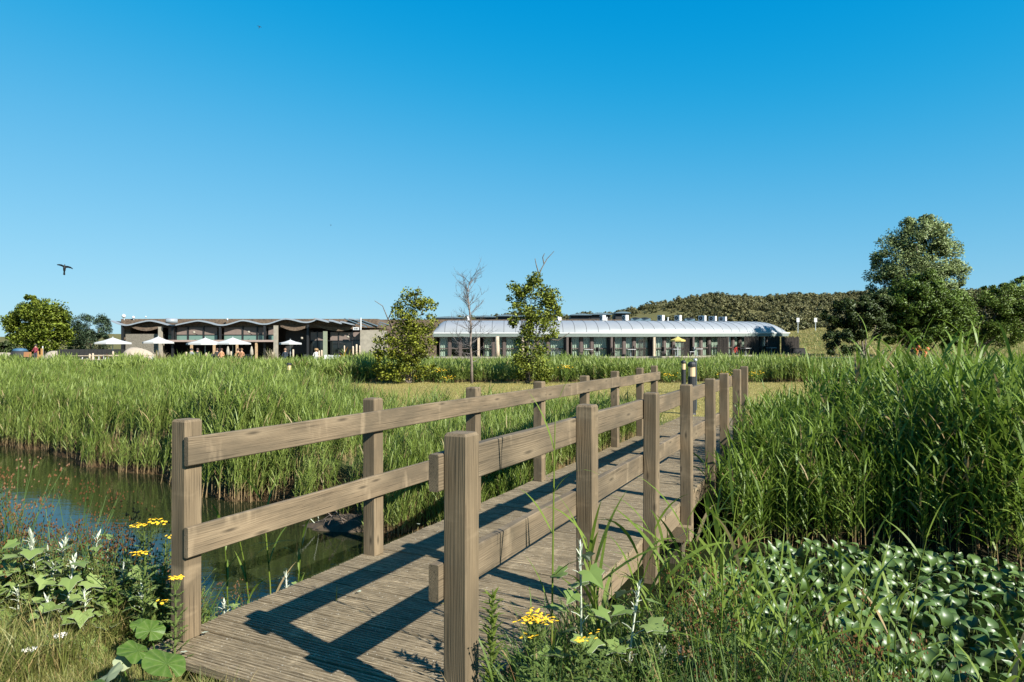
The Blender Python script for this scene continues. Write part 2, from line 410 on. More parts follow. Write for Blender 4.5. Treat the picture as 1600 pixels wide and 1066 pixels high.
# ------------------------------------------------------------------ footbridge
L1 = Vector((-1.73, 3.64, 0)); BD = Vector((.438, .899, 0)).normalized(); PD = Vector((BD.y, -BD.x, 0))
BRZ = math.atan2(BD.y, BD.x)                # bridge's long axis = local x, local y points to the left railing
bridge = thing('footbridge', 'weathered timber footbridge with grooved deck and two rail fences crossing the stream', 'footbridge', L1, BRZ)
rb = random.Random(3)
def bl(s, p, z=0.0): return (s, -p, z)      # along, across to the right, up (bridge-local)
def plank_mesh(w, ln, seed):
    r_ = random.Random(seed); ng = 6; pitch = w/ng; th = .042
    prof = [(-w/2, -th), (-w/2, -.004)]
    for g in range(ng):
        x0 = -w/2+g*pitch
        d = -.0105+r_.uniform(-.0012,.001)
        e0 = -.0012*(1 if g == 0 else .3)
        prof += [(x0+pitch*.10, e0*.5), (x0+pitch*.56, r_.uniform(-.0012,0)), (x0+pitch*.66, d), (x0+pitch*.92, d)]
    prof += [(w/2, -.004), (w/2, -th)]
    mb = MB(); n = len(prof); secs = [-ln/2, -ln*.17, ln*.2, ln/2]
    vs_ = []
    for q, x in enumerate(secs):
        sag = 0 if q in (0, 3) else r_.uniform(-.0025,.0012)
        vs_ += [(x+(0 if q not in (0,3) else r_.uniform(-.002,.002)), y, z+sag) for y, z in prof]
    fs = []
    for q in range(3):
        for i in range(n):
            i2 = (i+1) % n; fs.append((q*n+i, (q+1)*n+i, (q+1)*n+i2, q*n+i2))
    fs.append(tuple(range(n))); fs.append(tuple(3*n+i for i in range(n-1,-1,-1)))
    mb.add(vs_, fs); return mb.mesh('plank', M['plank'])
PW, PITCH, PLEN = .142, .1485, 1.745
pm = [plank_mesh(PW, PLEN, i) for i in range(6)]
s = -.13; i = 0
while s < 12.6:
    o = link('plank', pm[rb.randrange(6)], bridge)
    o.location = bl(s, .8125+rb.uniform(-.008,.008), rb.uniform(-.003,.0035)); o.rotation_euler = (rb.uniform(-.012,.012), rb.uniform(-.0015,.0015), math.pi/2+rb.uniform(-.004,.004)+(math.pi if rb.random()<.5 else 0))
    s += PITCH+rb.uniform(-.002,.003); i += 1
def post_mesh(z0, z1, w, seed):
    r_ = random.Random(seed); c = .006; h = w/2; mb = MB()
    ring = [(-h+c,-h),(h-c,-h),(h,-h+c),(h,h-c),(h-c,h),(-h+c,h),(-h,h-c),(-h,-h+c)]
    zs = [(z0,1.0),(z0+(z1-z0)*.5,1.0),(z1-.012,1.0),(z1,.86)]
    vs_ = []
    tx, ty = r_.uniform(-.006,.006), r_.uniform(-.006,.006)
    for z, f in zs:
        t = (z-z0)/(z1-z0); vs_ += [(x*f+tx*t, y*f+ty*t, z) for x, y in ring]
    fs = []
    for q in range(3):
        for a_ in range(8): fs.append((q*8+a_, q*8+(a_+1)%8, (q+1)*8+(a_+1)%8, (q+1)*8+a_))
    fs.append(tuple(range(7,-1,-1))); fs.append(tuple(24+a_ for a_ in range(8)))
    mb.add(vs_, fs); return mb.mesh('post', M['post'])
PWD = .108
def s_on_line(px, p):
    t = (px-800)/FPX        # X = t Z ; across offset p fixes Z
    Z = (.899*1.73+.438*3.64-p)/(.438-.899*t); X_ = t*Z
    return (X_-L1.x)*BD.x+(Z-L1.y)*BD.y
lpx = [292,584,740,843,913,961,1000,1022]; lty = [655,622,605,596,587,580,575,571.5]
LS = []
for i, px in enumerate(lpx):
    s_ = s_on_line(px, 0.0); LS.append(s_); Z = (L1+BD*s_).y
    top = min(1.19, max(1.12, gz(lty[i], Z)))
    o = link('post', post_mesh(.002 if i < 6 else -.25, top, PWD, i), bridge); o.location = bl(s_, 0.0)
rpx = [721,918,1017,1073,1110,1132,1151,1163]; rtop = [1.19,1.186,1.165,1.16,1.16,1.185,1.20,1.22]
RS = []
for i, px in enumerate(rpx):
    s_ = s_on_line(px, 1.742); RS.append(s_)
    o = link('post', post_mesh(-.36 if i < 5 else -.2, rtop[i], PWD, 20+i), bridge); o.location = bl(s_, 1.742)
def rail_mesh(ln, h, th, seed):
    r_ = random.Random(seed); c = .005; mb = MB(); n = 6; vs_ = []
    ring = [(-th/2,-h/2+c),(-th/2+c,-h/2),(th/2-c,-h/2),(th/2,-h/2+c),(th/2,h/2-c),(th/2-c,h/2),(-th/2+c,h/2),(-th/2,h/2-c)]
    for q in range(n+1):
        dz = r_.uniform(-.003,.003) if 0 < q < n else 0
        vs_ += [(ln*q/n, y, z+dz) for y, z in ring]
    fs = []
    for q in range(n):
        for a_ in range(8): fs.append((q*8+a_, (q+1)*8+a_, (q+1)*8+(a_+1)%8, q*8+(a_+1)%8))
    fs.append(tuple(range(8))); fs.append(tuple(n*8+a_ for a_ in range(7,-1,-1)))
    mb.add(vs_, fs); return mb.mesh('rail', M['rail'])
def rails(S, p, zc, h, cuts, ext0, ext1, seed, th=.046):
    for j in range(len(cuts)-1):
        a_, b_ = cuts[j], cuts[j+1]
        s0 = S[a_]-(ext0 if j == 0 else -.0015); s1 = S[b_]+(ext1 if j == len(cuts)-2 else -.0015)
        o = link('rail', rail_mesh(s1-s0, h, th, seed+j), bridge); o.location = bl(s0, p, zc+.004*((j*7+seed) % 3-1)); o.rotation_euler = (0, 0, .0)
pl = PWD/2+.0155; pr = 1.742-PWD/2-.0235
rails(LS, pl, .992, .150, [0,3,5,7], .058, .12, 100, .030)
rails(LS, pl, .522, .158, [0,2,4,7], .058, .10, 120, .030)
rails(RS, pr, 1.028, .150, [0,2,4,7], .088, .06, 140)
rails(RS, pr, .590, .150, [0,2,4,5], .088, .06, 160)
# edge beams, cross bearers, piles
for p in (.04, 1.655):
    for s0, s1 in ((-.20, 2.45), (2.455, 6.2), (6.205, 9.6)):
        o = link('beam', None, bridge); mb = MB(); mb.box((0,0,0), (s1-s0, .065, .16)); o2 = mb.mesh('beam', M['beam'])
        bpy.data.objects.remove(o); o = link('beam', o2, bridge); o.location = bl((s0+s1)/2, p-(.0 if p < 1 else .003), -.044-.082)
for s_ in (RS[1]+.1, RS[3]-.12, RS[4]+.5):
    mb = MB(); mb.box((0,0,0), (.1,1.9,.15)); o = mb.build('bearer', M['beam'], bridge); o.location = bl(s_, .85, -.29); o.name = 'bearer'
    for p in (.22, 1.60):
        mb = MB(); mb.box((0,0,0), (.20,.20,1.6)); o = mb.build('pile', M['pile'], bridge); o.location = bl(s_+.18, p, -.365-.8)
# nail heads
hm = MB(); hm.lathe([(.006,0),(.005,.0015)], n=6); nail = hm.mesh('nail', plain('nail_steel', (.12,.10,.09), .6, .6))
# ------------------------------------------------------------------ reeds and other masses (uncountable: geometry nodes)
def coll(name, objs):
    c = bpy.data.collections.new(name)
    for o in objs: c.objects.link(o)
    return c
def proto(name, me): return bpy.data.objects.new(name, me)
def scatter_group(name, c):
    ng = bpy.data.node_groups.new(name, 'GeometryNodeTree')
    ng.interface.new_socket('Geometry', in_out='INPUT', socket_type='NodeSocketGeometry')
    ng.interface.new_socket('Geometry', in_out='OUTPUT', socket_type='NodeSocketGeometry')
    gi = ng.nodes.new('NodeGroupInput'); go = ng.nodes.new('NodeGroupOutput')
    ip = ng.nodes.new('GeometryNodeInstanceOnPoints'); ci = ng.nodes.new('GeometryNodeCollectionInfo')
    ci.inputs[0].default_value = c; ci.inputs['Separate Children'].default_value = True; ci.inputs['Reset Children'].default_value = True
    def na(n, t):
        x = ng.nodes.new('GeometryNodeInputNamedAttribute'); x.data_type = t; x.inputs[0].default_value = n; return x.outputs[0]
    L_ = ng.links.new
    L_(gi.outputs[0], ip.inputs['Points']); L_(ci.outputs[0], ip.inputs['Instance'])
    ip.inputs['Pick Instance'].default_value = True
    L_(na('idx', 'INT'), ip.inputs['Instance Index']); L_(na('rot', 'FLOAT_VECTOR'), ip.inputs['Rotation']); L_(na('scl', 'FLOAT_VECTOR'), ip.inputs['Scale'])
    L_(ip.outputs[0], go.inputs[0]); return ng
def scatter(name, pts, rot, scl, c, label, cat, parent=None):
    n = len(pts); me = bpy.data.meshes.new(name); me.vertices.add(n)
    me.vertices.foreach_set('co', np.asarray(pts, np.float32).ravel())
    a = me.attributes.new('rot', 'FLOAT_VECTOR', 'POINT'); a.data.foreach_set('vector', np.asarray(rot, np.float32).ravel())
    a = me.attributes.new('scl', 'FLOAT_VECTOR', 'POINT'); s3 = np.asarray(scl, np.float32)
    if s3.ndim == 1: s3 = np.repeat(s3[:, None], 3, 1)
    a.data.foreach_set('vector', s3.ravel())
    a = me.attributes.new('idx', 'INT', 'POINT'); a.data.foreach_set('value', rng.integers(0, len(c.objects), n).astype(np.int32))
    o = link(name, me, parent); md = o.modifiers.new('scatter', 'NODES'); md.node_group = scatter_group(name, c)
    return tag(o, label, cat, kind='stuff')
def spots(n, x0, x1, y0, y1, keep):
    x = rng.uniform(x0, x1, n); y = rng.uniform(y0, y1, n); m = keep(x, y); return x[m], y[m]
def onground(x, y, sink=.02): return np.stack([x, y, height(x, y)-sink], 1)

def reed_stem(mb, x, y, h, r_, wind=0.0, nleaf=None, lw=.024, segs=4, ll=(.28,.48), up=0.0):
    """one reed: stalk with long leaves"""
    az = r_.uniform(0, 6.28); ln = r_.uniform(.0,.10)*h; bx, by = ln*math.cos(az)+wind*.10*h, ln*math.sin(az)
    pt = lambda t: Vector((x+bx*t*t, y+by*t*t, h*t))
    mb.tint = 1.0; mb.tube([pt(0), pt(.18)], [.0048,.0045], 3, False)
    mb.tint = .65; mb.tube([pt(.18), pt(.3)], [.0045,.0042], 3, False)
    mb.tint = .0; mb.tube([pt(.3), pt(.65), pt(.93)], [.0042,.0036,.0022], 3, False)
    nl = nleaf or r_.randint(9, 13); a0 = r_.uniform(0, 6.28)
    for q in range(nl):
        t = .20+.76*(q/(nl-1))+r_.uniform(-.02,.02)
        a = a0+math.pi*(q % 2)+r_.uniform(-.7,.7)
        if r_.random() < wind: a = r_.gauss(0.15,.5)
        L_ = r_.uniform(*ll)*(1.05-.5*abs(t-.6)); e = r_.uniform(.65+up,1.25+up*.6) if t < .85 else r_.uniform(1.0,1.45)
        mb.tint = .55*max(0, 1-t*3)*r_.random() if r_.random() > .04 else .8
        mb.blade(pt(t), a, e, L_, lw*r_.uniform(.75,1.2), r_.uniform(.35,1.5-up*2), segs, .5, r_.uniform(-.7,.7))
    mb.tint = .0
def reed_clump(seed, n, rad, h, wind, mat, segs=4, lw=.024, nleaf=None, ll=(.28,.48), up=0.0):
    r_ = random.Random(seed); mb = MB()
    for _ in range(n):
        a, d = r_.uniform(0, 6.28), rad*math.sqrt(r_.random())
        reed_stem(mb, d*math.cos(a), d*math.sin(a), h*r_.uniform(.72,1.06), r_, wind, nleaf, lw, segs, ll, up)
    return proto('reed', mb.mesh('reed', mat))
cA = coll('reeds_windblown', [reed_clump(i, 7, .20, 1.0, .35, M['reed_far'], 3, .017, None, (.20,.36), .22) for i in range(8)])
cB = coll('reeds_lush', [reed_clump(40+i, 3, .18, 1.0, .12, M['reed_dark'], 5, .022, 10, (.20,.36)) for i in range(12)])
cC = coll('reeds_distant', [reed_clump(80+i, 7, .35, 1.0, .3, M['reed_far'], 2, .05, 7, (.3,.5)) for i in range(6)])

bx_ = lambda x, y: (x-L1.x)*BD.y-(y-L1.y)*BD.x      # across-bridge offset, + to the right
# left far bank
x, y = spots(24000, -34, 6, 6.5, 30, lambda x, y: (yfar(x)-y < .02) & (bx_(x, y) < -.22) & (y < 13.0+np.clip(-x-2.0, 0, 9)*1.5) & (x > -y*.80-1.5))
d = y-yfar(x)
keep = rng.random(len(x)) < np.where(d < 2.5, .95, .50); x, y = x[keep], y[keep]; d = d[keep]
bo = -bx_(x, y)
hh = (.56+.40*sst(1.0, 7.0, bo)+.12*np.sin(x*1.3+y*.7)+.10*np.sin(x*.5-y*.9))*rng.uniform(.86,1.08,len(x))*np.where(d < .35, .85, 1)*np.interp(800+FPX*x/y, [0,250,320,560], [.84,.86,1,1])
wid = hh*rng.uniform(.9,1.15,len(x))
n = len(x); print('reeds A', n)
rot = np.stack([rng.normal(0,.05,n), rng.normal(.04,.05,n), rng.normal(0,.35,n)], 1)
scatter('reeds', onground(x, y), rot, np.stack([wid, wid, hh], 1), cA, 'wind-blown light green reed bed along the far bank left of the footbridge', 'reeds')
x, y = spots(2600, -2.6, 5.5, 7.4, 13.5, lambda x, y: (yfar(x)-y < .05) & (bx_(x, y) < -.16) & (bx_(x, y) > -2.0))
n = len(x); hh = rng.uniform(.42,.74,n)
scatter('reeds', onground(x, y), np.stack([rng.normal(0,.08,n), rng.normal(.03,.08,n), rng.normal(0,1,n)], 1), hh, cA, 'shorter reeds crowding against the left side of the footbridge', 'reeds')
# right far bank
x, y = spots(26000, 1.0, 15, 4.6, 12.6, lambda x, y: (yfar(x)-y < .0) & (bx_(x, y) > np.where(y > 9.0, 1.90, 2.08)) & (y < 11.2+.12*x) & (x < y*.80+.5))
d = y-yfar(x)
hh = (.98+.36*sst(3.2, 6, x)+.10*np.sin(x*1.1+y*1.7)+.12*np.sin(x*2.7+1))*rng.uniform(.80,1.10,len(x))
hh *= 1-.25*sst(9.0, 11.0, y)
hh *= np.where(bx_(x, y) < 2.7, .82, 1.0)*np.where(rng.random(len(x)) < .10, 1.22, 1.0)
keep = rng.random(len(x)) < np.where(d < 1.6, .34, .17); x, y, hh = x[keep], y[keep], hh[keep]
n = len(x); print('reeds B', n)
rot = np.stack([rng.normal(0,.07,n), rng.normal(.02,.07,n), rng.uniform(0,6.28,n)], 1)
scatter('reeds', onground(x, y), rot, np.stack([hh*1.0, hh*1.0, hh], 1), cB, 'tall dark green reed bed on the far bank right of the footbridge', 'reeds')
x, y = spots(900, 2.2, 6.5, 8.6, 13.0, lambda x, y: (yfar(x)-y < -.05) & (bx_(x, y) > 1.86) & (bx_(x, y) < 2.7))
n = len(x); print('reeds at far posts', n)
scatter('reeds', onground(x, y), np.stack([rng.normal(-.04,.09,n), rng.normal(-.08,.09,n), rng.uniform(0,6.28,n)], 1), rng.uniform(.52,.86,n), cB, 'reeds crowding against the last right posts at the far end of the footbridge', 'reeds')
x, y = spots(330, 1.8, 4.2, 7.35, 9.3, lambda x, y: (bx_(x, y) > 1.98) & (bx_(x, y) < 2.75))
n = len(x); print('reeds in the water', n)
scatter('reeds', np.stack([x, y, np.full(n, WZ-.08)], 1), np.stack([rng.normal(-.05,.10,n), rng.normal(-.10,.10,n), rng.uniform(0,6.28,n)], 1), rng.uniform(.82,1.16,n), cB, 'loose reeds standing in the dark water right of the fifth right post', 'reeds')
# belt beyond the lawn
x, y = spots(30000, -40, 46, 30.2, 43, lambda x, y: (np.abs(x) < y*.80+2) & (y > 30.4+.4*np.sin(x*.8)))
keep = rng.random(len(x)) < np.where(y < 34, .55, .25); x, y = x[keep], y[keep]
hh = (.80+.10*np.sin(x*.6)+.10*np.sin(x*1.7+y))*rng.uniform(.70,1.12,len(x)); n = len(x); print('reeds C', n)
rot = np.stack([rng.normal(0,.06,n), rng.normal(.03,.06,n), rng.uniform(0,6.28,n)], 1)
scatter('reeds', onground(x, y), rot, hh, cC, 'strip of reeds and weeds beyond the mown lawn in front of the long building', 'reeds')
x, y = spots(9000, -60, -8, 22, 62, lambda x, y: (x < -y*.26) & (x > -y*.84))
keep = rng.random(len(x)) < .5; x, y = x[keep], y[keep]
hh = (.8+.08*np.sin(x*.6))*rng.uniform(.75,1.1,len(x))*np.interp(y, [22,32,45,62], [1.0,.78,.5,.25])*np.interp(800+FPX*x/y, [0,250,320,560], [.8,.85,1,1]); n = len(x)
rot = np.stack([rng.normal(0,.06,n), rng.normal(.05,.06,n), rng.normal(0,.4,n)], 1)
scatter('reeds', onground(x, y), rot, hh, cC, 'far reeds running back to the cafe terrace', 'reeds')
# ------------------------------------------------------------------ trees, shrubs, dune scrub
def leaf_cloud(name, centers, sig, n, size, mat, seed, aspect=.45, soft=.55):
    g = np.random.default_rng(seed); k_ = len(centers)
    c = np.asarray(centers, float); idx = g.integers(0, k_, n)
    sg = np.asarray(sig, float); sg = np.repeat(sg, k_) if sg.ndim == 0 else sg
    d = g.normal(size=(n,3)); d /= np.linalg.norm(d, axis=1)[:,None]
    r = g.uniform(.15,1,n)**.6
    p = c[idx]+d*(r*sg[idx])[:,None]*np.array([1,1,.8])
    u = g.normal(size=(n,3)); u[:,2] *= .8; u /= np.linalg.norm(u, axis=1)[:,None]
    w = np.cross(u, g.normal(size=(n,3))); w /= np.linalg.norm(w, axis=1)[:,None]
    L_ = size*g.uniform(.6,1.3,n)[:,None]; W_ = L_*aspect
    bend = np.cross(u, w)*L_*.18
    V = np.stack([p-u*L_*.5, p+w*W_*.5+bend, p+u*L_*.5, p-w*W_*.5+bend], 1).reshape(-1,3)
    me = np_mesh(name, V, np.arange(4*n).reshape(n,4), mat, smooth=True)
    cc = c.mean(0); o_ = p-cc; o_ /= np.linalg.norm(o_, axis=1)[:,None]+1e-6
    nn = soft*o_+soft*d+(.45+(.55-soft))*g.normal(size=(n,3)); nn /= np.linalg.norm(nn, axis=1)[:,None]
    me.normals_split_custom_set_from_vertices(np.repeat(nn, 4, 0).astype(np.float32))
    return me
def clumps(blobs, per, seed, sub=.42):
    """blobs: (x,y,z,rx,ry,rz) -> sub clump centres biased to the shell"""
    g = np.random.default_rng(seed); out = []; sg = []
    for (x,y,z,rx,ry,rz) in blobs:
        m = max(3, int(per*(rx*ry*rz)**(2/3)))
        d = g.normal(size=(m,3)); d /= np.linalg.norm(d,axis=1)[:,None]
        r = g.uniform(.35,1.0,m)**.5*g.uniform(.85,1.08,m)
        out.append(np.array([x,y,z])+d*r[:,None]*np.array([rx,ry,rz]))
        sg.append(np.full(m, sub*(rx*ry*rz)**(1/3))*g.uniform(.6,1.25,m))
    return np.concatenate(out), np.concatenate(sg)
def limbs(mb, base, tips, r0, seed, lean=(0,0), n=6):
    r_ = random.Random(seed); base = Vector(base)
    for tp in tips:
        tp = Vector(tp); pts = []; m = 6
        fork = base.lerp(tp, .25); fork.x = base.x+(tp.x-base.x)*.10; fork.y = base.y+(tp.y-base.y)*.10
        for q in range(m+1):
            t = q/m
            p = base*(1-t)**2+fork*2*t*(1-t)+tp*t*t
            if 0 < q < m: p += Vector((r_.gauss(0,1), r_.gauss(0,1), 0))*(tp-base).length*.016
            pts.append(p)
        mb.tube(pts, [r0*(1-.88*(q/m))*(.75+.5*(q == 0)) for q in range(m+1)], n)
        for _ in range(3):
            q = r_.randint(2, 5); a = pts[q]
            e = a+Vector((r_.gauss(0,1), r_.gauss(0,1), abs(r_.gauss(.7,.5))))*(tp-base).length*.14
            mb.tube([a, a.lerp(e,.5)+Vector((0,0,.05)), e], [r0*.3*(1-.1*q), r0*.18, r0*.05], 4)
def tree(name, label, cat, loc, blobs, nleaf, lsize, leaf, bark, seed, trunk_r, sub=.42, per=10, group=None, aspect=.45, forks=None, twigs=None, soft=.55):
    t = thing(name, label, cat, loc, 0, group)
    c, sg = clumps(blobs, per, seed, sub)
    mb = MB(); tips = forks or [(b[0]*.9, b[1]*.9, b[2]+b[5]*.3) for b in blobs]
    limbs(mb, (0,0,-.15), tips, trunk_r, seed); mb.build('trunk', bark, t, smooth=True)
    link('crown', leaf_cloud('crown', c, sg, nleaf, lsize, leaf, seed, aspect, soft), t)
    if twigs:
        for pts in twigs:
            mb = MB(); mb.tube(pts, [.022*(1-i/len(pts))+.005 for i in range(len(pts))], 4); mb.build('bare_twig', bark, t)
    return t
F_will = leafmat('willow_foliage', (.10,.150,.040), (.230,.285,.112), usedry=False, trans=.25)
F_dark = leafmat('dark_foliage', (.026,.045,.010), (.070,.098,.026), usedry=False, trans=.22)
F_mid = leafmat('mid_foliage', (.065,.115,.013), (.155,.220,.040), usedry=False, trans=.25)
F_lime = leafmat('lime_foliage', (.17,.23,.022), (.34,.39,.065), usedry=False, trans=.5)
F_teal = leafmat('teal_foliage', (.030,.062,.028), (.080,.120,.062), usedry=False, trans=.22)
F_shrub = leafmat('shrub_foliage', (.125,.18,.016), (.29,.33,.055), usedry=False, trans=.42, nscale=1.2)
F_gold = leafmat('yellowing_foliage', (.13,.185,.014), (.31,.32,.045), usedry=False, trans=.42, nscale=1.5)
F_scrub = leafmat('dune_scrub', (.075,.088,.028), (.215,.200,.085), usedry=False, trans=.15, nscale=.15)
def gpos(px, Z): x = gx(px, Z); return (x, Z, float(height(x, Z)))
def pxblobs(Z, px0, pts):
    """blob list given as photo px centre + radii in px, at depth Z, relative to the tree base at px0"""
    b = gpos(px0, Z); out = []
    for (px, py, rx, ry, dy) in pts:
        out.append((gx(px, Z)-b[0], dy, gz(py, Z)-b[2], rx/FPX*Z, (rx*.8)/FPX*Z, ry/FPX*Z))
    return b, out
# big willow group on the right
b, bl_ = pxblobs(66, 1432, [(1440,375,42,38,0),(1400,405,38,40,0),(1465,405,40,45,.5),(1385,450,34,36,-.5),(1435,440,55,45,0),(1485,440,32,36,0),(1430,350,26,16,0),(1462,352,24,18,0),(1420,490,55,42,1),(1480,480,40,40,1)])
tree('willow_tree', 'tallest tree, grey-green broad willow rising above the dark trees on the right', 'tree', b, bl_, 60000, .25, F_will, M['bark'], 11, .34, .36, 8, 'trees on the right', .38)
b, bl_ = pxblobs(59, 1440, [(1445,450,38,28,0),(1420,480,44,40,0),(1470,485,46,44,0),(1490,520,34,28,0),(1435,520,48,24,0),(1390,490,26,26,0),(1400,525,20,14,0)])
tree('bushy_tree', 'leafy mid-green tree of several stems in front of the tall willow', 'tree', b, bl_, 42000, .21, F_mid, M['bark'], 12, .17, .34, 9, 'trees on the right', .5, forks=[(-1.8,0,3.2),(-.7,.3,4.5),(.5,-.3,4.8),(1.6,.2,3.6),(2.6,0,3.0),(-2.6,.2,2.2)])
b, bl_ = pxblobs(58, 1350, [(1340,490,38,26,0),(1312,492,26,20,0),(1365,480,28,24,0),(1330,515,36,18,0),(1372,510,24,18,0)])
tree('dark_tree', 'low very dark tree on a single trunk left of the tall willow', 'tree', b, bl_, 20000, .21, F_dark, M['bark'], 13, .16, .36, 10, 'trees on the right', .5)
b, bl_ = pxblobs(55, 1312, [(1312,535,24,20,0),(1300,545,14,12,0),(1330,540,18,16,0)])
tree('dark_shrub', 'small dark rounded bush under the low dark tree', 'shrub', b, bl_, 4000, .2, F_dark, M['bark'], 14, .06, .4, 10, None, .5)
b, bl_ = pxblobs(62, 1530, [(1540,490,44,36,0),(1575,470,36,32,0),(1600,490,40,40,0),(1520,515,30,22,0),(1560,520,44,22,0),(1620,470,40,40,0),(1585,445,20,12,0),(1545,455,16,14,0)])
tree('spreading_tree', 'wide spreading green tree with slanting trunks at the far right edge', 'tree', b, bl_, 34000, .21, F_mid, M['bark'], 15, .20, .36, 9, 'trees on the right', .42)
# left trees
b, bl_ = pxblobs(92, 66, [(62,490,34,24,0),(35,505,24,22,0),(85,505,24,24,0),(50,530,30,20,0),(80,530,30,20,0),(48,474,14,12,0),(100,515,12,14,0),(25,525,14,14,0)])
tree('sycamore_tree', 'round bright yellow-green tree at the far left edge', 'tree', b, bl_, 24000, .30, F_lime, M['bark_pale'], 21, .28, .50, 6, None, .7, soft=.15)
b, bl_ = pxblobs(98, 140, [(140,510,26,20,0),(125,520,20,20,0),(158,518,18,16,0),(140,535,32,14,0)])
tree('bluish_tree', 'blue-green shaggy tree between the yellow-green tree and the cafe', 'tree', b, bl_, 14000, .28, F_teal, M['bark_pale'], 22, .22, .42, 5, None, .3)
for (px, py, rx, ry, Z, sd) in ((4,546,18,12,120,1),(28,552,12,8,118,2),(112,541,12,9,100,3),(70,545,18,10,112,4)):
    b, bl_ = pxblobs(Z, px, [(px,py,rx,ry,0),(px+rx*.6,py+2,rx*.7,ry*.8,0)])
    tree('hedge_shrub', ['dark low bush at the very left edge of the view','small dark bush just right of the edge bush','bright green bush beside the black screen','olive bush behind the yellow-green tree'][sd-1], 'shrub', b, bl_, 2500, .35, [F_dark,F_dark,F_lime,F_mid][sd-1], M['bark'], 30+sd, .05, .45, 5, None, .5)
# mid-ground shrubs
def px3(Z, b, pts): return [Vector((gx(px,Z)-b[0], dy, gz(py,Z)-b[2])) for px, py, dy in pts]
Z = 29.5
b, bl_ = pxblobs(Z, 640, [(650,465,20,14,0),(635,485,24,18,0),(665,480,20,12,0),(655,505,28,18,0),(625,515,28,20,.3),(660,530,26,20,-.3),(605,540,21,20,0),(635,550,31,24,-.4),(595,562,16,22,0),(615,580,31,14,-.3),(655,570,24,20,0)])
tw = [px3(Z,b,[(615,520,0),(604,495,.1),(597,478,.1),(585,470,0)]), px3(Z,b,[(606,500,0),(612,485,.1),(620,472,0)]), px3(Z,b,[(650,470,0),(652,455,0),(654,447,0)])]
tree('yellowing_shrub', 'tall loose shrub with yellowing leaves standing left of the bare sapling', 'shrub', b, bl_, 8400, .115, F_gold, M['bark'], 41, .055, .62, 34, None, .62, twigs=tw, soft=.18)
b, bl_ = pxblobs(Z, 822, [(835,440,17,16,0),(818,450,22,18,0),(858,462,22,20,0),(830,475,34,22,0),(805,465,14,16,0),(868,485,13,12,0),(850,500,28,18,0),(815,505,22,18,0),(826,530,22,20,0),(860,522,16,14,0),(830,560,30,22,-.3),(812,575,16,18,0),(845,582,22,14,-.4)])
tw = [px3(Z,b,[(838,440,0),(846,420,0),(855,404,.1),(866,392,.1)]), px3(Z,b,[(842,428,0),(838,414,0),(836,404,0)]), px3(Z,b,[(850,412,0),(848,402,0),(851,396,0)]), px3(Z,b,[(855,530,0),(872,532,0),(890,520,0)])]
tree('green_shrub', 'tall green leafy shrub with bare twigs at the top right of the bare sapling', 'shrub', b, bl_, 9000, .115, F_shrub, M['bark'], 42, .055, .62, 34, None, .62, twigs=tw, soft=.18)
# bare sapling
t = thing('bare_sapling', 'leafless grey sapling between the two leafy shrubs', 'tree', gpos(737, Z))
r_ = random.Random(5); b = gpos(737, Z)
tr = px3(Z,b,[(737,600,0),(737,570,0),(735,540,0),(736,510,0),(733,480,0),(731,458,0),(733,440,0)])
mb = MB(); mb.tube(tr, [.070,.058,.048,.040,.030,.020,.008], 7); mb.build('trunk', M['bark_pale'], t, smooth=True)
mb = MB()
def branch(p, d, L_, rad, lv):
    pts = [p]; q = p; m = 4
    for i in range(m):
        d = (d+Vector((r_.gauss(0,.16), r_.gauss(0,.16), .05+r_.gauss(0,.10)))).normalized(); q = q+d*L_/m; pts.append(q)
    mb.tube(pts, [rad*(1-.8*i/m) for i in range(m+1)], 4, False)
    if lv > 0:
        for i in range(r_.randint(3,5)):
            a = pts[r_.randint(1,m)]; dd = (d+Vector((r_.gauss(0,.6), r_.gauss(0,.6), r_.gauss(.15,.3)))).normalized()
            branch(a, dd, L_*r_.uniform(.4,.65), rad*.5, lv-1)
for q in range(44):
    tt = r_.uniform(.18,1); k_ = tt*(len(tr)-1); i_ = min(int(k_), len(tr)-2); p = tr[i_].lerp(tr[i_+1], k_-i_)
    a = r_.uniform(0,6.28); up = .35 if tt < .5 else 1.1
    d = Vector((math.cos(a), math.sin(a)*.7, up+r_.gauss(0,.25))).normalized()
    branch(p, d, (.95 if tt < .55 else .85)*r_.uniform(.5,1.1), .016, 2)
mb.build('branches', plain('twig_grey', (.085,.075,.070), .9), t)
# dune scrub: one mass
sc_p = []
for i in range(5):
    bl2 = [(0,0,.55,1.0,1.0,.7),(.7,.2,.4,.7,.7,.5),(-.6,-.2,.45,.8,.7,.55)]
    c, sg = clumps(bl2, 9, 60+i, .42)
    sc_p.append(proto('scrub_bush', leaf_cloud('scrub_bush', c, sg, 900, .20, F_scrub, 70+i, .6)))
cH = coll('scrub_bushes', sc_p)
x, y = spots(26000, -70, 190, 112, 190, lambda x, y: (np.abs(x) < y*.82))
pxx = 800+FPX*x/y
dens = np.interp(pxx, [560,700,880,960,1040,1100,1300,1600], [.5,.45,.30,.25,.50,.85,.95,.95])*np.interp(y, [112,118,130,190], [.55,.9,1,1])
kk = rng.random(len(x)) < dens*np.clip(.62+.6*np.sin(x*.21+y*.13)*np.sin(x*.07-y*.19), .15, 1); x, y = x[kk], y[kk]; n = len(x); print('scrub', n)
scatter('scrub', onground(x, y, .2), np.stack([rng.normal(0,.1,n), rng.normal(0,.1,n), rng.uniform(0,6.28,n)], 1), rng.choice([.4,.55,.7,.9,1.25],n)*rng.uniform(.85,1.15,n)*np.interp(800+FPX*x/y, [900,1000,1100], [.7,.8,1.0]), cH, 'low olive scrub covering the dune behind the long building', 'scrub')
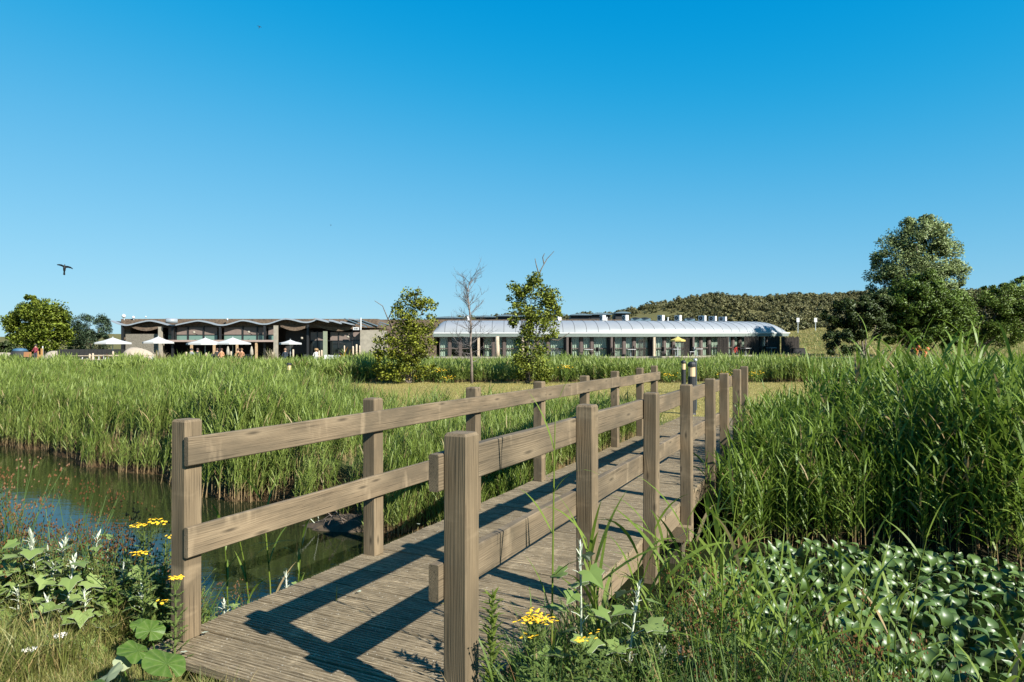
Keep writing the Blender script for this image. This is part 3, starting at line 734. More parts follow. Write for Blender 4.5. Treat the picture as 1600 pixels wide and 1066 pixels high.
# marram and rough grass tufts on bank and dune
def tuft(seed, n, h, w, spread, mat, nseg=3, dry=.25):
    r_ = random.Random(seed); mb = MB()
    for _ in range(n):
        a = r_.uniform(0,6.28); d = spread*math.sqrt(r_.random())
        mb.tint = r_.choice([0,0,.2,.9]) if r_.random() < dry*2 else 0
        mb.blade((d*math.cos(a), d*math.sin(a), 0), r_.uniform(0,6.28), r_.uniform(.9,1.5), h*r_.uniform(.5,1.1), w*r_.uniform(.7,1.2), r_.uniform(.2,1.5), nseg, .7, r_.uniform(-.5,.5))
    return proto('grass_tuft', mb.mesh('grass_tuft', mat))
cG = coll('bank_tufts', [tuft(90+i, 14, .5, .06, .5, M['lawn_blade'], 2, .5) for i in range(4)])
x, y = spots(16000, 18, 110, 66, 118, lambda x, y: (x < y*.8) & (x > 26+.1*(y-66)))
n = len(x)
scatter('bank_grass', onground(x, y), np.stack([rng.normal(0,.1,n), rng.normal(0,.1,n), rng.uniform(0,6.28,n)], 1), rng.uniform(.4,1.0,n), cG, 'rough mown grass on the slope right of the long building', 'grass')
cLw = coll('lawn_tufts', [tuft(300+i, 22, .055, .012, .30, M['lawn_blade'], 2, .4) for i in range(4)])
x, y = spots(26000, -22, 30, 14.8, 30.6, lambda x, y: (np.abs(x) < y*.8+1))
n = len(x)
scatter('lawn_grass', onground(x, y), np.stack([rng.normal(0,.1,n), rng.normal(0,.1,n), rng.uniform(0,6.28,n)], 1), rng.uniform(.5,1.3,n), cLw, 'short dry mown grass of the lawn beyond the footbridge', 'grass')
# ------------------------------------------------------------------ cafe pavilion (left)
ZC = 70.0; PXM = FPX/ZC
def cx(px, Z=ZC): return gx(px, Z)
def cz(py, Z=ZC): return gz(py, Z)
GZ = -.09
# shingle / brick
k = NT('brown_brick'); tc = k.n('TexCoord'); br = k.n('TexBrick'); k.l(k.mapping(tc.outputs['Object'], (1,1,1)), br.inputs['Vector'])
sx = k.n('SeparateXYZ'); k.l(tc.outputs['Object'], sx.inputs[0]); cb = k.n('CombineXYZ'); k.l(sx.outputs[0], cb.inputs[0]); k.l(sx.outputs[2], cb.inputs[1]); k.l(cb.outputs[0], br.inputs['Vector'])
br.inputs['Scale'].default_value = 2.6; br.inputs['Color1'].default_value = (.115,.075,.045,1); br.inputs['Color2'].default_value = (.055,.036,.024,1); br.inputs['Mortar'].default_value = (.03,.022,.016,1)
br.inputs['Mortar Size'].default_value = .03
nz = k.noise(tc.outputs['Object'], 5., 3); k.l(k.mix(k.ramp(nz, [(.4,0.),(.65,.6)]), br.outputs['Color'], (.15,.105,.065)), k.b.inputs['Base Color']); k.b.inputs['Roughness'].default_value = .9
M['brick'] = k.m
k = NT('crazy_stone'); tc = k.n('TexCoord'); v = k.n('TexVoronoi', feature='DISTANCE_TO_EDGE'); v2 = k.n('TexVoronoi', feature='F1')
mp = k.mapping(tc.outputs['Object'], (1.6,1.6,3.0)); k.l(mp, v.inputs['Vector']); k.l(mp, v2.inputs['Vector'])
k.l(k.mix(k.math('LESS_THAN', v.outputs['Distance'], .035), k.mix(v2.outputs['Color'], (.13,.115,.085), (.17,.15,.115)), (.045,.038,.028)), k.b.inputs['Base Color']); k.b.inputs['Roughness'].default_value = .9
M['stone'] = k.m
M['conc'] = plain('pale_concrete', (.22,.195,.15), .85, vary=.18, scale=3)
M['sage'] = plain('sage_paint', (.16,.18,.12), .7)
M['white'] = plain('white_paint', (.42,.42,.41), .5, vary=.04)
M['edge'] = plain('pale_roof_edge', (.19,.215,.235), .45, vary=.08)
M['black'] = plain('black_steel', (.006,.0065,.007), .6, vary=.2)
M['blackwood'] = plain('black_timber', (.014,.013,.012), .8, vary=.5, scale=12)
M['blind'] = plain('brown_blind', (.135,.100,.082), .8, vary=.10, scale=4)
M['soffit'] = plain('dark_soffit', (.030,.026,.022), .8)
M['pinkbeam'] = plain('pinkish_board', (.25,.185,.155), .8, vary=.1)
M['tan'] = plain('tan_timber', (.30,.20,.11), .8, vary=.25, scale=8)
M['paletimber'] = plain('pale_timber', (.34,.27,.19), .85, vary=.25, scale=10)
M['canvas'] = plain('white_canvas', (.34,.34,.33), .9, vary=.03)
M['cream'] = plain('cream_canvas', (.27,.225,.17), .9, vary=.12, scale=3)
M['yellowcanvas'] = plain('yellow_canvas', (.38,.30,.08), .9, vary=.05)
M['steel'] = plain('galvanised_steel', (.38,.40,.41), .4, .6, vary=.1)
M['bluesteel'] = plain('blue_grey_metal', (.10,.15,.18), .4, .3)
k = NT('greenish_glass'); k.b.inputs['Base Color'].default_value = (.10,.16,.13,1); k.b.inputs['Roughness'].default_value = .06; k.b.inputs['Specular IOR Level'].default_value = .6; M['paleglass'] = k.m
k = NT('dark_glass'); k.b.inputs['Base Color'].default_value = (.010,.012,.012,1); k.b.inputs['Roughness'].default_value = .05; M['darkglass'] = k.m
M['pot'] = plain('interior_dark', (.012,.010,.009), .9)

cafe = thing('cafe_pavilion', 'long low brown brick cafe with a wavy canopy roof on slim black columns', 'building', (cx(386), ZC, GZ))
O = Vector(cafe.location)
def part(name, mb, mat, parent=cafe, smooth=False):
    o = mb.build(name, mat, parent, smooth); return o
def cbox(name, px0, px1, py0, py1, y0, y1, mat, parent=cafe):
    """box spanning the photo rectangle at the cafe front, y0..y1 metres behind (+) the front plane"""
    mb = MB(); x0, x1 = cx(px0)-O.x, cx(px1)-O.x; z0, z1 = cz(py1)-O.z, cz(py0)-O.z
    mb.box(((x0+x1)/2, (y0+y1)/2, (z0+z1)/2), (x1-x0, y1-y0, z1-z0)); return mb.build(name, mat, parent)
cbox('parapet_wall', 183.5, 588, 498, 512, .6, 9.0, M['brick'])
cbox('end_wall', 183.5, 196, 512, 564, .9, 8.0, M['brick'])
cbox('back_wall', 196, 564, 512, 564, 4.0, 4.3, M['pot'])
# humps of roof sheets behind the parapet
for px in (228, 262, 290, 317, 345, 372, 398, 420, 445, 470, 497, 522):
    mb = MB(); x0 = cx(px)-O.x; pts = [(x0-.85+1.7*q/8, .02+.13*math.sin(math.pi*q/8)) for q in range(9)]
    mb.prism([(x, cz(498.4)-O.z+z) for x, z in pts], 5.0, 8.6); part('roof_sheet', mb, M['bluesteel'])
# wavy canopy
wav = [(172,500.5),(180,504),(192,507.5),(200,507.2),(215,503),(232,499.6),(248,503),(262,507.2),(270,507.6),(282,505),(308,499.8),(325,503),(338,507),(350,507.3),(362,504),(377,499.2),(392,502),(404,505.4),(417,505.8),(428,502),(444,496.6),(458,499),(470,502.5),(482,503),(490,500),(496,498)]
wx_ = np.linspace(172, 496, 110); wy_ = np.interp(wx_, [p[0] for p in wav], [p[1] for p in wav])
ker = np.array([1,2,3,2,1])/9; wy_[2:-2] = np.convolve(wy_, ker, 'valid')
def sheet(name, top, th, y0, y1, mat, n=None):
    mb = MB(); vs_ = []
    for (x, z) in top: vs_ += [(x, y0, z), (x, y1, z), (x, y1, z-th), (x, y0, z-th)]
    fs = []
    m = len(top)
    for i in range(m-1):
        for a in range(4): fs.append((i*4+a, (i+1)*4+a, (i+1)*4+(a+1)%4, i*4+(a+1)%4))
    fs += [(0,1,2,3), ((m-1)*4+3, (m-1)*4+2, (m-1)*4+1, (m-1)*4)]
    mb.add(vs_, fs); return part(name, mb, mat, smooth=False)
top = [(cx(a, 69.6)-O.x, cz(b, 69.6)-O.z) for a, b in zip(wx_, wy_)]
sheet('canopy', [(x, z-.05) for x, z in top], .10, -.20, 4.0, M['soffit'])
sheet('canopy_edge', top, .13, -.28, -.22, M['edge'])
sheet('canopy_skin', [(x, z+.012) for x, z in top], .05, -.20, .25, M['edge'])
# right hand raked canopy strips
for i, (xa, xb, ya, yb) in enumerate([(497,518,497.5,503),(518,536,500,505),(534,553,502,506.5),(545,560,497,499)]):
    mb = MB(); xs = [cx(xa)-O.x, cx(xb)-O.x]; zs = [cz(ya)-O.z, cz(yb)-O.z]
    mb.prism([(xs[0], zs[0]), (xs[1], zs[1]), (xs[1], zs[1]-.12), (xs[0], zs[0]-.12)], -1.6+i*.5, 1.2); part('canopy_strip', mb, M['edge'])
for i in range(5):
    mb = MB(); a = (540+i*9, 498+i*.3); b_ = (575+i*7, 512-i*1.2)
    mb.tube([Vector((cx(a[0])-O.x, -.6+i*.55, cz(a[1])-O.z)), Vector((cx(b_[0])-O.x, -.6+i*.55, cz(b_[1])-O.z))], .055, 5); part('canopy_rafter', mb, M['bluesteel'])
for px in (192, 270.5, 344.5, 414, 481.5):
    cbox('column', px-1.6, px+1.6, 507.5, 564, -.18, .02, M['black'])
for i, (px, w, y0, m) in enumerate(((255,4.6,511,'conc'),(434,5.6,509,'conc'),(510.5,5.4,518,'sage'))):
    cbox('pillar', px-w/2, px+w/2, y0, 564, -.75, -.40, M[m])
# curved inner brick band under the canopy
for (xa, xb, ya, yd) in ((201,254,509.5,7.0),(438,482,509,6.5),(496,562,509.5,6.5)):
    mb = MB(); n = 14; vs_ = []
    upper = []; lower = []
    for q in range(n+1):
        t = q/n; x = cx(xa+(xb-xa)*t)-O.x; s_ = math.sin(math.pi*t)
        upper.append((x, cz(ya+yd*.5*s_-1)-O.z)); lower.append((x, cz(ya+yd*s_+ (1.5 if xa > 300 else .7))-O.z))
    mb.prism(upper+lower[::-1], .02, .12); part('brick_band', mb, M['brick'])
cbox('stone_wall', 196, 253, 522, 564, .0, .5, M['stone'])
# glazing: brown blinds, clerestory, beam
for a, b_ in ((259,267),(272.5,289),(291.5,313.5),(316,336),(347,375),(377.5,398),(400.5,411),(416.5,430)):
    cbox('blind_panel', a, b_, 511.5, 523, .5, .56, M['blind'])
    f = cbox('window', a, b_, 523.6, 531.2, .5, .56, M['paleglass'])
for px in (271, 290.2, 314.8, 340, 376.2, 399.2, 413, 431): cbox('mullion', px-.9, px+.9, 510, 532, .42, .62, M['black'])
cbox('transom', 259, 431, 522.9, 523.7, .44, .60, M['black'])
cbox('beam', 262, 431, 531.4, 534.4, -.8, .5, M['pinkbeam'])
for px in (303.5, 338.5, 374, 404): cbox('timber_post', px-1.5, px+1.5, 534.4, 564, -.7, -.5, M['tan'])
for a, b_ in ((483,493),(494.5,506),(514,526.5),(528,548),(550,561.5)):
    cbox('blind_panel', a, b_, 519, 532, .5, .56, M['blind']); cbox('window', a, b_, 533, 553.5, .5, .56, M['darkglass'])
for px in (493.8, 527.2, 549, 562): cbox('mullion', px-.8, px+.8, 517.5, 554, .44, .62, M['black'])
cbox('transom', 482, 562, 532, 533, .44, .62, M['black'])
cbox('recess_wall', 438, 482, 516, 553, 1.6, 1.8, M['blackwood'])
cbox('side_wall', 564, 592, 516, 564, -.4, 5.0, M['conc'])
tr_ = MB(); tr_.tube([Vector((cx(566)-O.x, -.7, cz(516)-O.z)), Vector((cx(566)-O.x, -.7, cz(497)-O.z))], .07, 6); part('vent_pipe', tr_, M['white'])
# small things mounted on it
def sign_board(px0, px1, py0, py1, Z, label):
    t = thing('sign_board', label, 'sign', at((px0+px1)/2, (py0+py1)/2, Z)); w = (px1-px0)/FPX*Z; h = (py1-py0)/FPX*Z
    mb = MB(); mb.box((0,0,0), (w,.05,h)); mb.build('board', M['white'], t)
    for dx, ww, hh_ in ((-.22,.10,.45),(-.08,.10,.25),(.08,.12,.45),(.24,.10,.30)):
        mb = MB(); mb.box((dx*w, -.03, -.05*h), (ww*w, .012, hh_*h)); mb.build('dark_mark', M['black'], t)
sign_board(551.5, 561, 511.5, 515.8, 69.3, 'small white sign board with dark marks under the right canopy end')
def flood(px, py, Z, label):
    t = thing('wall_lamp', label, 'lamp', at(px, py, Z), 0, 'round lamps on the cafe front')
    mb = MB(); mb.lathe([(.04,-.12),(.11,-.08),(.13,.01),(.09,.10),(.02,.12)], n=8); mb.build('shade', M['conc'], t, True)
    mb = MB(); mb.tube([(0,.1,-.1),(0,.9,-.25)], .03, 4); mb.build('arm', M['black'], t)
for (px, py), lb in zip(((303,519.5),(388.5,519),(471.5,528.5),(543.5,526.5)), ('round white lamp on the brown blinds left of the second black column','round white lamp on the brown blinds above the middle parasols','round white lamp in the dark recess above the right parasol','round white lamp on the blinds left of the concrete end wall')): flood(px, py, 69.2, lb)
def ball(name, lb, cat, px, py, Z, r, mat, extra=None):
    t = thing(name, lb, cat, at(px, py, Z)); mb = MB(); mb.lathe([(r*.3,-r),(r*.85,-r*.5),(r,0),(r*.85,r*.5),(r*.3,r)], n=8); mb.build('housing', mat, t, True)
    mb = MB(); mb.tube([(0,0,-r*.8),(0,.1,-r*2.0)], r*.25, 5); mb.build('stem', M['white'], t); return t
ball('security_camera', 'white camera on the left roof corner of the cafe', 'camera', 193, 494, 67.7, .20, M['white'])
ball('roof_vent', 'small white vent right of the roof corner camera', 'vent', 208, 496, 70.5, .15, M['white'])
ball('roof_vent', 'thin white vent on the roof above the stone wall', 'vent', 227.5, 495, 70.5, .08, M['white'])
ball('roof_vent', 'tiny pale vent in front of the parapet above the second black column', 'vent', 355, 499, 70.2, .10, M['white'])
t = thing('roof_duct', 'short pale round duct lying on the wavy canopy', 'duct', at(268, 501.5, 69.0)); mb = MB(); mb.tube([(-.45,-.3,0),(.45,.25,0)], .26, 12); mb.build('pipe', M['edge'], t, True)
mb = MB(); mb.tube([(-.455,-.303,0),(-.44,-.295,0)], .20, 12); mb.build('mouth', M['black'], t)

# ------------------------------------------------------------------ terrace furniture
def parasol(name, label, Z, px, pyb, pyt, pxw, mat, pole, group=None, pybase=563, sides=8):
    base = at(px, pybase, Z); t = thing(name, label, 'parasol', base, .2, group)
    H = gz(pyt, Z)-base.z; E = gz(pyb, Z)-base.z; r = pxw/2/FPX*Z; mb = MB()
    vs_ = [(0,0,H)]; 
    for q, f in ((0,.5),(1,1.0)):
        for s_ in range(sides):
            a = 2*math.pi*s_/sides; z = H+(E-H)*(f**.9)-.03*(q == 0); vs_.append((r*f*math.cos(a), r*f*math.sin(a), z))
    for s_ in range(sides): a = 2*math.pi*s_/sides; vs_.append((r*1.0*math.cos(a), r*1.0*math.sin(a), E-.14))
    vs_.append((0,0,H-.06))
    fs = []
    for s_ in range(sides):
        s2 = (s_+1) % sides; fs.append((0, 1+s_, 1+s2))
        for q in (0,1): fs.append((1+q*sides+s_, 1+(q+1)*sides+s_, 1+(q+1)*sides+s2, 1+q*sides+s2))
    mb.add(vs_[:-1], fs); cn = mb.build('canopy', mat, t)
    mb = MB(); mb.tube([(0,0,0),(0,0,H+.08)], .035, 6); mb.build('pole', pole, t)
    mb = MB(); mb.lathe([(.28,0),(.28,.06),(.05,.10)], n=10); mb.build('base', M['black'], t)
    for s_ in range(0, sides):
        a = 2*math.pi*s_/sides; mb = MB(); mb.tube([(r*.98*math.cos(a), r*.98*math.sin(a), E-.02), (0,0,H-.12)], .015, 3); mb.build('rib', M['black'], cn)
    return t
G_ = 'white parasols on the cafe terrace'
parasol('parasol', 'white parasol standing over the black screen at the left end of the terrace', 62, 176, 535.5, 527.5, 54, M['canvas'], M['steel'], G_)
parasol('parasol', 'white parasol in front of the stone wall of the cafe', 62, 247, 534.5, 526, 46, M['canvas'], M['steel'], G_)
parasol('parasol', 'left one of two overlapping white parasols in the middle of the terrace', 62, 320.5, 536.5, 528, 56, M['canvas'], M['steel'], G_)
parasol('parasol', 'right one of two overlapping white parasols in the middle of the terrace', 62.6, 363.5, 536, 527.5, 54, M['canvas'], M['steel'], G_)
parasol('parasol', 'smaller white parasol right of the thick pale pillar', 62, 453.5, 536, 531, 34, M['canvas'], M['steel'], G_)
t = thing('screen_wall', 'black boarded screen left of the cafe', 'screen', (gx(142, 66), 66, GZ))
w_ = (195-90)/FPX*66; nb = 15
for i in range(nb):
    mb = MB(); mb.box((-w_/2+w_*(i+.5)/nb, .004*(i % 3), .62), (w_/nb-.025, .05, 1.30+.01*(i % 2))); mb.build('board', M['blackwood'], t)
mb = MB(); mb.box((0,.08,1.0), (w_,.06,.1)); mb.build('batten', M['blackwood'], t)
def mound(label, px, py, rx, ry, Z, mat):
    t = thing('pale_mound', label, 'mound', (gx(px, Z), Z, GZ)); g = random.Random(px); mb = MB(); n, m = 20, 8; vs_ = []
    H = gz(py-ry, Z)-GZ; r = rx/FPX*Z
    for q in range(m+1):
        th = q/m*math.pi/2
        for s_ in range(n):
            a = 2*math.pi*s_/n; f = 1+.12*math.sin(3*a+px)+.08*math.sin(5*a)
            vs_.append((r*f*math.cos(a)*math.cos(th), r*.7*f*math.sin(a)*math.cos(th), H*math.sin(th)**.9*(1-.18*math.cos(a)*math.cos(th))-.05+g.uniform(-.02,.02)))
    fs = [(q*n+s_, q*n+(s_+1)%n, (q+1)*n+(s_+1)%n, (q+1)*n+s_) for q in range(m) for s_ in range(n)]
    mb.add(vs_, fs); mb.build('heap', mat, t, True)
mound('pale sandy mound beside the stone wall behind the terrace tables', 214, 553, 27, 10.5, 65.5, M['cream'])
mound('pale sandy mound behind the play frame left of the black screen', 88, 555, 20, 7, 80, M['cream'])
mound('low pale sandy bank at the very left edge of the view', 10, 557, 26, 6.5, 84, M['cream'])
# tables with benches
def picnic(label, px, Z, w, group, pyt=552):
    base = Vector((gx(px, Z), Z, GZ)); t = thing('terrace_table', label, 'table', base, 0, group); h = .74
    mb = MB(); mb.box((0,0,h), (w,.75,.05)); mb.build('tabletop', M['paletimber'], t)
    for sy in (-.62,.62): mb = MB(); mb.box((0,sy,.45), (w,.25,.045)); mb.build('bench_board', M['paletimber'], t)
    for sx_ in (-w*.38, w*.38):
        for sy in (-1,1): mb = MB(); mb.tube([(sx_,sy*.70,0),(sx_,sy*.18,h-.03)], .035, 5); mb.build('leg', M['white'], t)
    return t
for px, lb in ((100,'pale picnic table at the left end of the black screen'),(120,'pale picnic table in front of the black screen'),(156,'pale picnic table under the leftmost parasol'),(180,'pale picnic table behind the timber stakes left of the sandy mound'),(205,'pale picnic table in front of the sandy mound'),(228,'pale picnic table below the stone wall'),(525,'long white terrace table left of the orange plant')):
    picnic(lb, px, 59.5 if px < 300 else 57, 1.75 if px < 300 else 2.6, 'tables on the cafe terrace')
# rail with posts
t = thing('terrace_railing', 'low pale railing of thin posts along the left terrace', 'railing', (gx(190, 58.2), 58.2, GZ)); x0, x1 = gx(146,58.2)-t.location.x, gx(238,58.2)-t.location.x
for z in (.42, .80): mb = MB(); mb.box(((x0+x1)/2,0,z), (x1-x0,.05,.06)); mb.build('rail', M['paletimber'], t)
for i in range(13): mb = MB(); mb.box((x0+(x1-x0)*i/12,.06,.42), (.05,.05,.84)); mb.build('post', M['white'], t)
stk = [(140,553,'thick pale timber stake at the left end of the terrace railing'),(145,552,'pale timber stake next to the left end stake'),(176.5,549,'tall pale timber stake under the leftmost parasol'),(211.5,551,'pale timber stake in front of the sandy mound'),(291,550,'pale timber stake left of the seated guests'),(322,551,'pale timber stake under the left middle parasol'),(361,549,'pale timber stake under the right middle parasol'),(426,550,'short pale timber stake by the dry bush'),(458,546,'pale timber stake right of the small parasol'),(498.5,548,'left pale stake of a pair beside the curly haired guest'),(502.5,547,'right pale stake of a pair beside the curly haired guest'),(538,540,'thin timber stake behind the orange plant'),(551.5,541,'tall timber stake right of the orange plant'),(557,538,'tallest timber stake near the concrete end wall'),(562,540,'thin timber stake against the concrete end wall')]
def stake_mesh(h, r):
    mb = MB(); mb.lathe([(r,0),(r*.95,h*.5),(r*.92,h-.05),(r*.5,h)], n=8); return mb.mesh('stake', M['paletimber'], True)
for px, py, lb in stk:
    Z_ = 57.5; h = gz(py, Z_)-GZ; o = link('timber_stake', stake_mesh(h, .085 if px not in (538,562) else .06), None, (gx(px, Z_), Z_, GZ)); tag(o, lb, 'stake', 'timber stakes around the terrace')
# chairs: white cafe chairs
def chair(label, px, Z, mat, rz, group):
    t = thing('terrace_chair', label, 'chair', (gx(px, Z), Z, GZ), rz, group)
    mb = MB(); mb.box((0,0,.45), (.46,.46,.04)); mb.build('seat', mat, t)
    mb = MB(); mb.box((0,.22,.70), (.46,.04,.34)); mb.build('backrest', mat, t)
    for sx_ in (-.2,.2):
        for sy in (-.2,.2): mb = MB(); mb.tube([(sx_,sy,0),(sx_,sy,.45 if sy < 0 else .86)], .018, 4); mb.build('leg', mat, t)
for px, Z_, rz, m, lb in ((511,55,0.4,'white','white chair at the left end of the long white table'),(519,54.5,3.0,'white','white chair in front of the long white table'),(530,55,2.7,'white','white chair at the right end of the long white table'),(300,60,0,'black','dark chair left of the middle parasol poles'),(334,60.5,.5,'black','dark chair between the two middle parasol poles'),(384,60,0,'black','dark chair right of the middle parasols'),(391,59.6,2.8,'black','dark chair beside the right group of guests'),(478,58,.3,'black','dark chair left of the curly haired guest'),(486,58.6,2.6,'black','dark chair just behind the curly haired guest')):
    chair(lb, px, Z_, M[m], rz, 'chairs on the cafe terrace')
# closed parasols
for px, lb in ((356,'closed grey parasol between the middle parasols and the tan posts'),(393,'closed grey parasol right of the seated pair')):
    t = thing('closed_parasol', lb, 'parasol', (gx(px, 61), 61, GZ), 0, 'closed parasols'); H = gz(541, 61)-GZ
    mb = MB(); mb.lathe([(.05,.7),(.17,.85),(.14,1.2),(.07,H-.1),(.02,H)], n=8); mb.build('folded_canopy', M['conc'], t, True)
    mb = MB(); mb.tube([(0,0,0),(0,0,.8)], .03, 5); mb.build('pole', M['steel'], t)
# guests
def person(label, px, Z, top, legs, hair, skin=(.42,.25,.17), sit=True, rz=0.0, curly=False):
    t = thing('person', label, 'person', (gx(px, Z), Z, GZ), rz, 'guests on the terrace')
    kz = .0 if not sit else -.37
    hip = .92+kz; V_ = [(0,0,hip),(0,.0,hip+.18),(0,-.01,hip+.40),(0,0,hip+.50),(0,-.01,hip+.58),(0,-.03,hip+.70),(0,-.02,hip+.80)]
    rad = [.15,.135,.155,.11,.055,.10,.075]; E_ = [(0,1),(1,2),(2,3),(3,4),(4,5),(5,6)]
    for sg_ in (-1,1):
        b0 = len(V_); V_ += [(sg_*.17,0,hip+.46),(sg_*.24,-.04,hip+.22),(sg_*.20,-.26,hip+.16)]; rad += [.06,.045,.035]; E_ += [(3,b0),(b0,b0+1),(b0+1,b0+2)]
        b0 = len(V_)
        if sit: V_ += [(sg_*.10,-.08,hip-.02),(sg_*.12,-.46,hip-.02),(sg_*.12,-.47,.10),(sg_*.12,-.60,.05)]
        else: V_ += [(sg_*.10,0,hip-.08),(sg_*.10,-.02,.50),(sg_*.10,.02,.10),(sg_*.10,-.12,.05)]
        rad += [.085,.065,.05,.04]; E_ += [(0,b0),(b0,b0+1),(b0+1,b0+2),(b0+2,b0+3)]
    k = NT('clothes'); tc = k.n('TexCoord'); sx_ = k.n('SeparateXYZ'); k.l(tc.outputs['Object'], sx_.inputs[0]); z = sx_.outputs[2]
    c = k.mix(k.math('GREATER_THAN', z, hip+.02), legs, top); c = k.mix(k.math('GREATER_THAN', z, hip+.54), c, skin); k.l(c, k.b.inputs['Base Color']); k.b.inputs['Roughness'].default_value = .9
    me = bpy.data.meshes.new('body'); me.from_pydata(V_, E_, []); me.materials.append(k.m); o = link('body', me, t)
    m1 = o.modifiers.new('skin', 'SKIN'); 
    for q, r_ in enumerate(rad): me.skin_vertices[0].data[q].radius = (r_, r_*.8)
    me.skin_vertices[0].data[0].use_root = True
    o.modifiers.new('smooth', 'SUBSURF').levels = 1; o.modifiers[-1].render_levels = 1
    mb = MB(); r0 = .125 if not curly else .20
    mb.lathe([(r0*.8,-.05),(r0,.02),(r0*.85,.10),(r0*.4,.155)], c=(0,.01,hip+.70), n=10); mb.build('hair', plain('hair', hair, .8, vary=.4, scale=40), t, True)
for a in (('person in a grey top with a dark cap sitting left of the middle parasols',299,59.8,(.20,.21,.22),(.03,.03,.04),(.02,.02,.02)),
          ('person in dark clothes sitting beside the one in grey',308.5,60.2,(.03,.03,.035),(.03,.03,.04),(.03,.02,.015)),
          ('person in black sitting under the middle parasols',339,60.4,(.02,.02,.02),(.03,.03,.04),(.05,.02,.01)),
          ('person in an orange-tan top sitting right of the left middle parasol pole',346,59.4,(.36,.18,.09),(.04,.04,.05),(.05,.02,.01)),
          ('person in a tan top sitting left in the pair by the right tan post',372,60.2,(.34,.17,.09),(.04,.04,.05),(.06,.03,.015)),
          ('person with light skin in a dark top sitting right in the pair',377.5,59.7,(.30,.15,.08),(.04,.04,.05),(.10,.05,.02)),
          ('person in a dark navy top sitting under the small parasol',445.5,58.5,(.015,.025,.035),(.03,.03,.04),(.18,.10,.06)),
          ('person in red standing beside the orange play frame',55.5,66,(.16,.02,.03),(.03,.03,.04),(.03,.02,.015))):
    person(a[0], a[1], a[2], a[3], a[4], a[5], sit=('standing' not in a[0]))
person('person with big curly fair hair in a pale top sitting at the terrace edge', 494, 57.5, (.45,.44,.40), (.30,.30,.30), (.20,.12,.05), curly=True)
# play frame and dark container at far left
t = thing('play_frame', 'orange and tan wooden play frame beside the person in red', 'play frame', (gx(62, 66.5), 66.5, GZ))
for dx in (-.2,.2): mb = MB(); mb.box((dx,0,.55), (.14,.14,1.1+.5*(dx > 0))); mb.build('upright', plain('orange_timber', (.30,.16,.05), .8), t)
mb = MB(); mb.box((0,-.09,.5), (.62,.05,.5)); mb.build('panel', plain('orange_panel', (.32,.18,.06), .8), t)
t = thing('bluish_container', 'dark rounded bin with a blue top left of the play frame', 'bin', (gx(31, 70), 70, GZ))
mb = MB(); mb.lathe([(.75,0),(.85,.6),(.72,1.05)], n=14); mb.build('body', M['blackwood'], t, True)
mb = MB(); mb.lathe([(.74,1.05),(.55,1.28),(.2,1.36)], n=14); mb.build('lid', plain('blue_lid', (.03,.08,.13), .6), t, True)
t = thing('orange_box', 'small orange box on legs right of the dark bin', 'box', (gx(43, 69), 69, GZ))
mb = MB(); mb.box((0,0,.72), (.5,.4,.5)); mb.build('case', plain('orange_case', (.26,.12,.05), .7), t)
for dx in (-.2,.2): mb = MB(); mb.box((dx,0,.24), (.06,.3,.47)); mb.build('leg', M['black'], t)
t = thing('marker_pole', 'thin white pole on the sandy mound left of the black screen', 'pole', (gx(66.5, 79), 79, GZ)); mb = MB(); mb.tube([(0,0,0),(0,0,gz(541,79)-GZ)], .06, 6); mb.build('shaft', M['white'], t)
# planting on the terrace
def fan_plant(name, label, px, Z, h, n, mats, seed, w=.07, spread=.25):
    t = thing(name, label, 'plant', (gx(px, Z), Z, GZ)); r_ = random.Random(seed); mbs = [MB() for _ in mats]
    for i in range(n):
        a = r_.uniform(0,6.28); d = spread*r_.random(); mbs[i % len(mats)].blade((d*math.cos(a), d*math.sin(a), r_.uniform(0,h*.3)), r_.uniform(0,6.28), r_.uniform(.6,1.5), h*r_.uniform(.5,.95), w*r_.uniform(.7,1.4), r_.uniform(.6,1.8), 4, .6)
    for m_, mt in zip(mbs, mats): o = m_.build('foliage', mt, t); o['kind'] = 'stuff'
fl_o = leafmat('orange_leaf', (.40,.14,.015), (.50,.26,.02), usedry=False); fl_r = leafmat('russet_leaf', (.20,.05,.02), (.30,.12,.04), usedry=False)
fan_plant('orange_plant', 'broad-leaved plant with orange and green leaves at the right end of the terrace', 541, 56, 1.5, 46, [fl_o, M['herb'], fl_o, M['grass']], 3, .16, .3)
fan_plant('dry_bush', 'straw-brown bushy plant left of the thick pale pillar', 424, 57, 1.45, 300, [M['paletimber'], M['grass']], 4, .02, .4)
fan_plant('pampas_clump', 'straw-coloured tall grass clump in front of the stone wall', 249, 57, 1.35, 300, [M['paletimber'], M['lawn_blade']], 5, .025, .6)
fan_plant('pampas_clump', 'low straw-coloured grass clump at the foot of the dry bush', 410, 55.5, .8, 220, [M['paletimber'], M['lawn_blade']], 6, .025, .6)
fan_plant('potted_shrub', 'green leafy bush behind the railing right of the leftmost parasol pole', 183, 60.5, 1.2, 120, [M['herb'], M['herb']], 7, .09, .3)
fan_plant('potted_shrub', 'reddish bush behind the railing left of the leftmost parasol pole', 149, 60.5, .95, 110, [fl_r, M['herb']], 8, .07, .3)
fan_plant('potted_shrub', 'brownish bush beside the leftmost parasol pole', 170, 60.6, .95, 110, [fl_r, M['herb']], 9, .07, .3)
fan_plant('corner_bush', 'loose green bush at the foot of the concrete end wall', 572, 55, 1.3, 260, [M['herb'], M['grass']], 10, .06, .8)

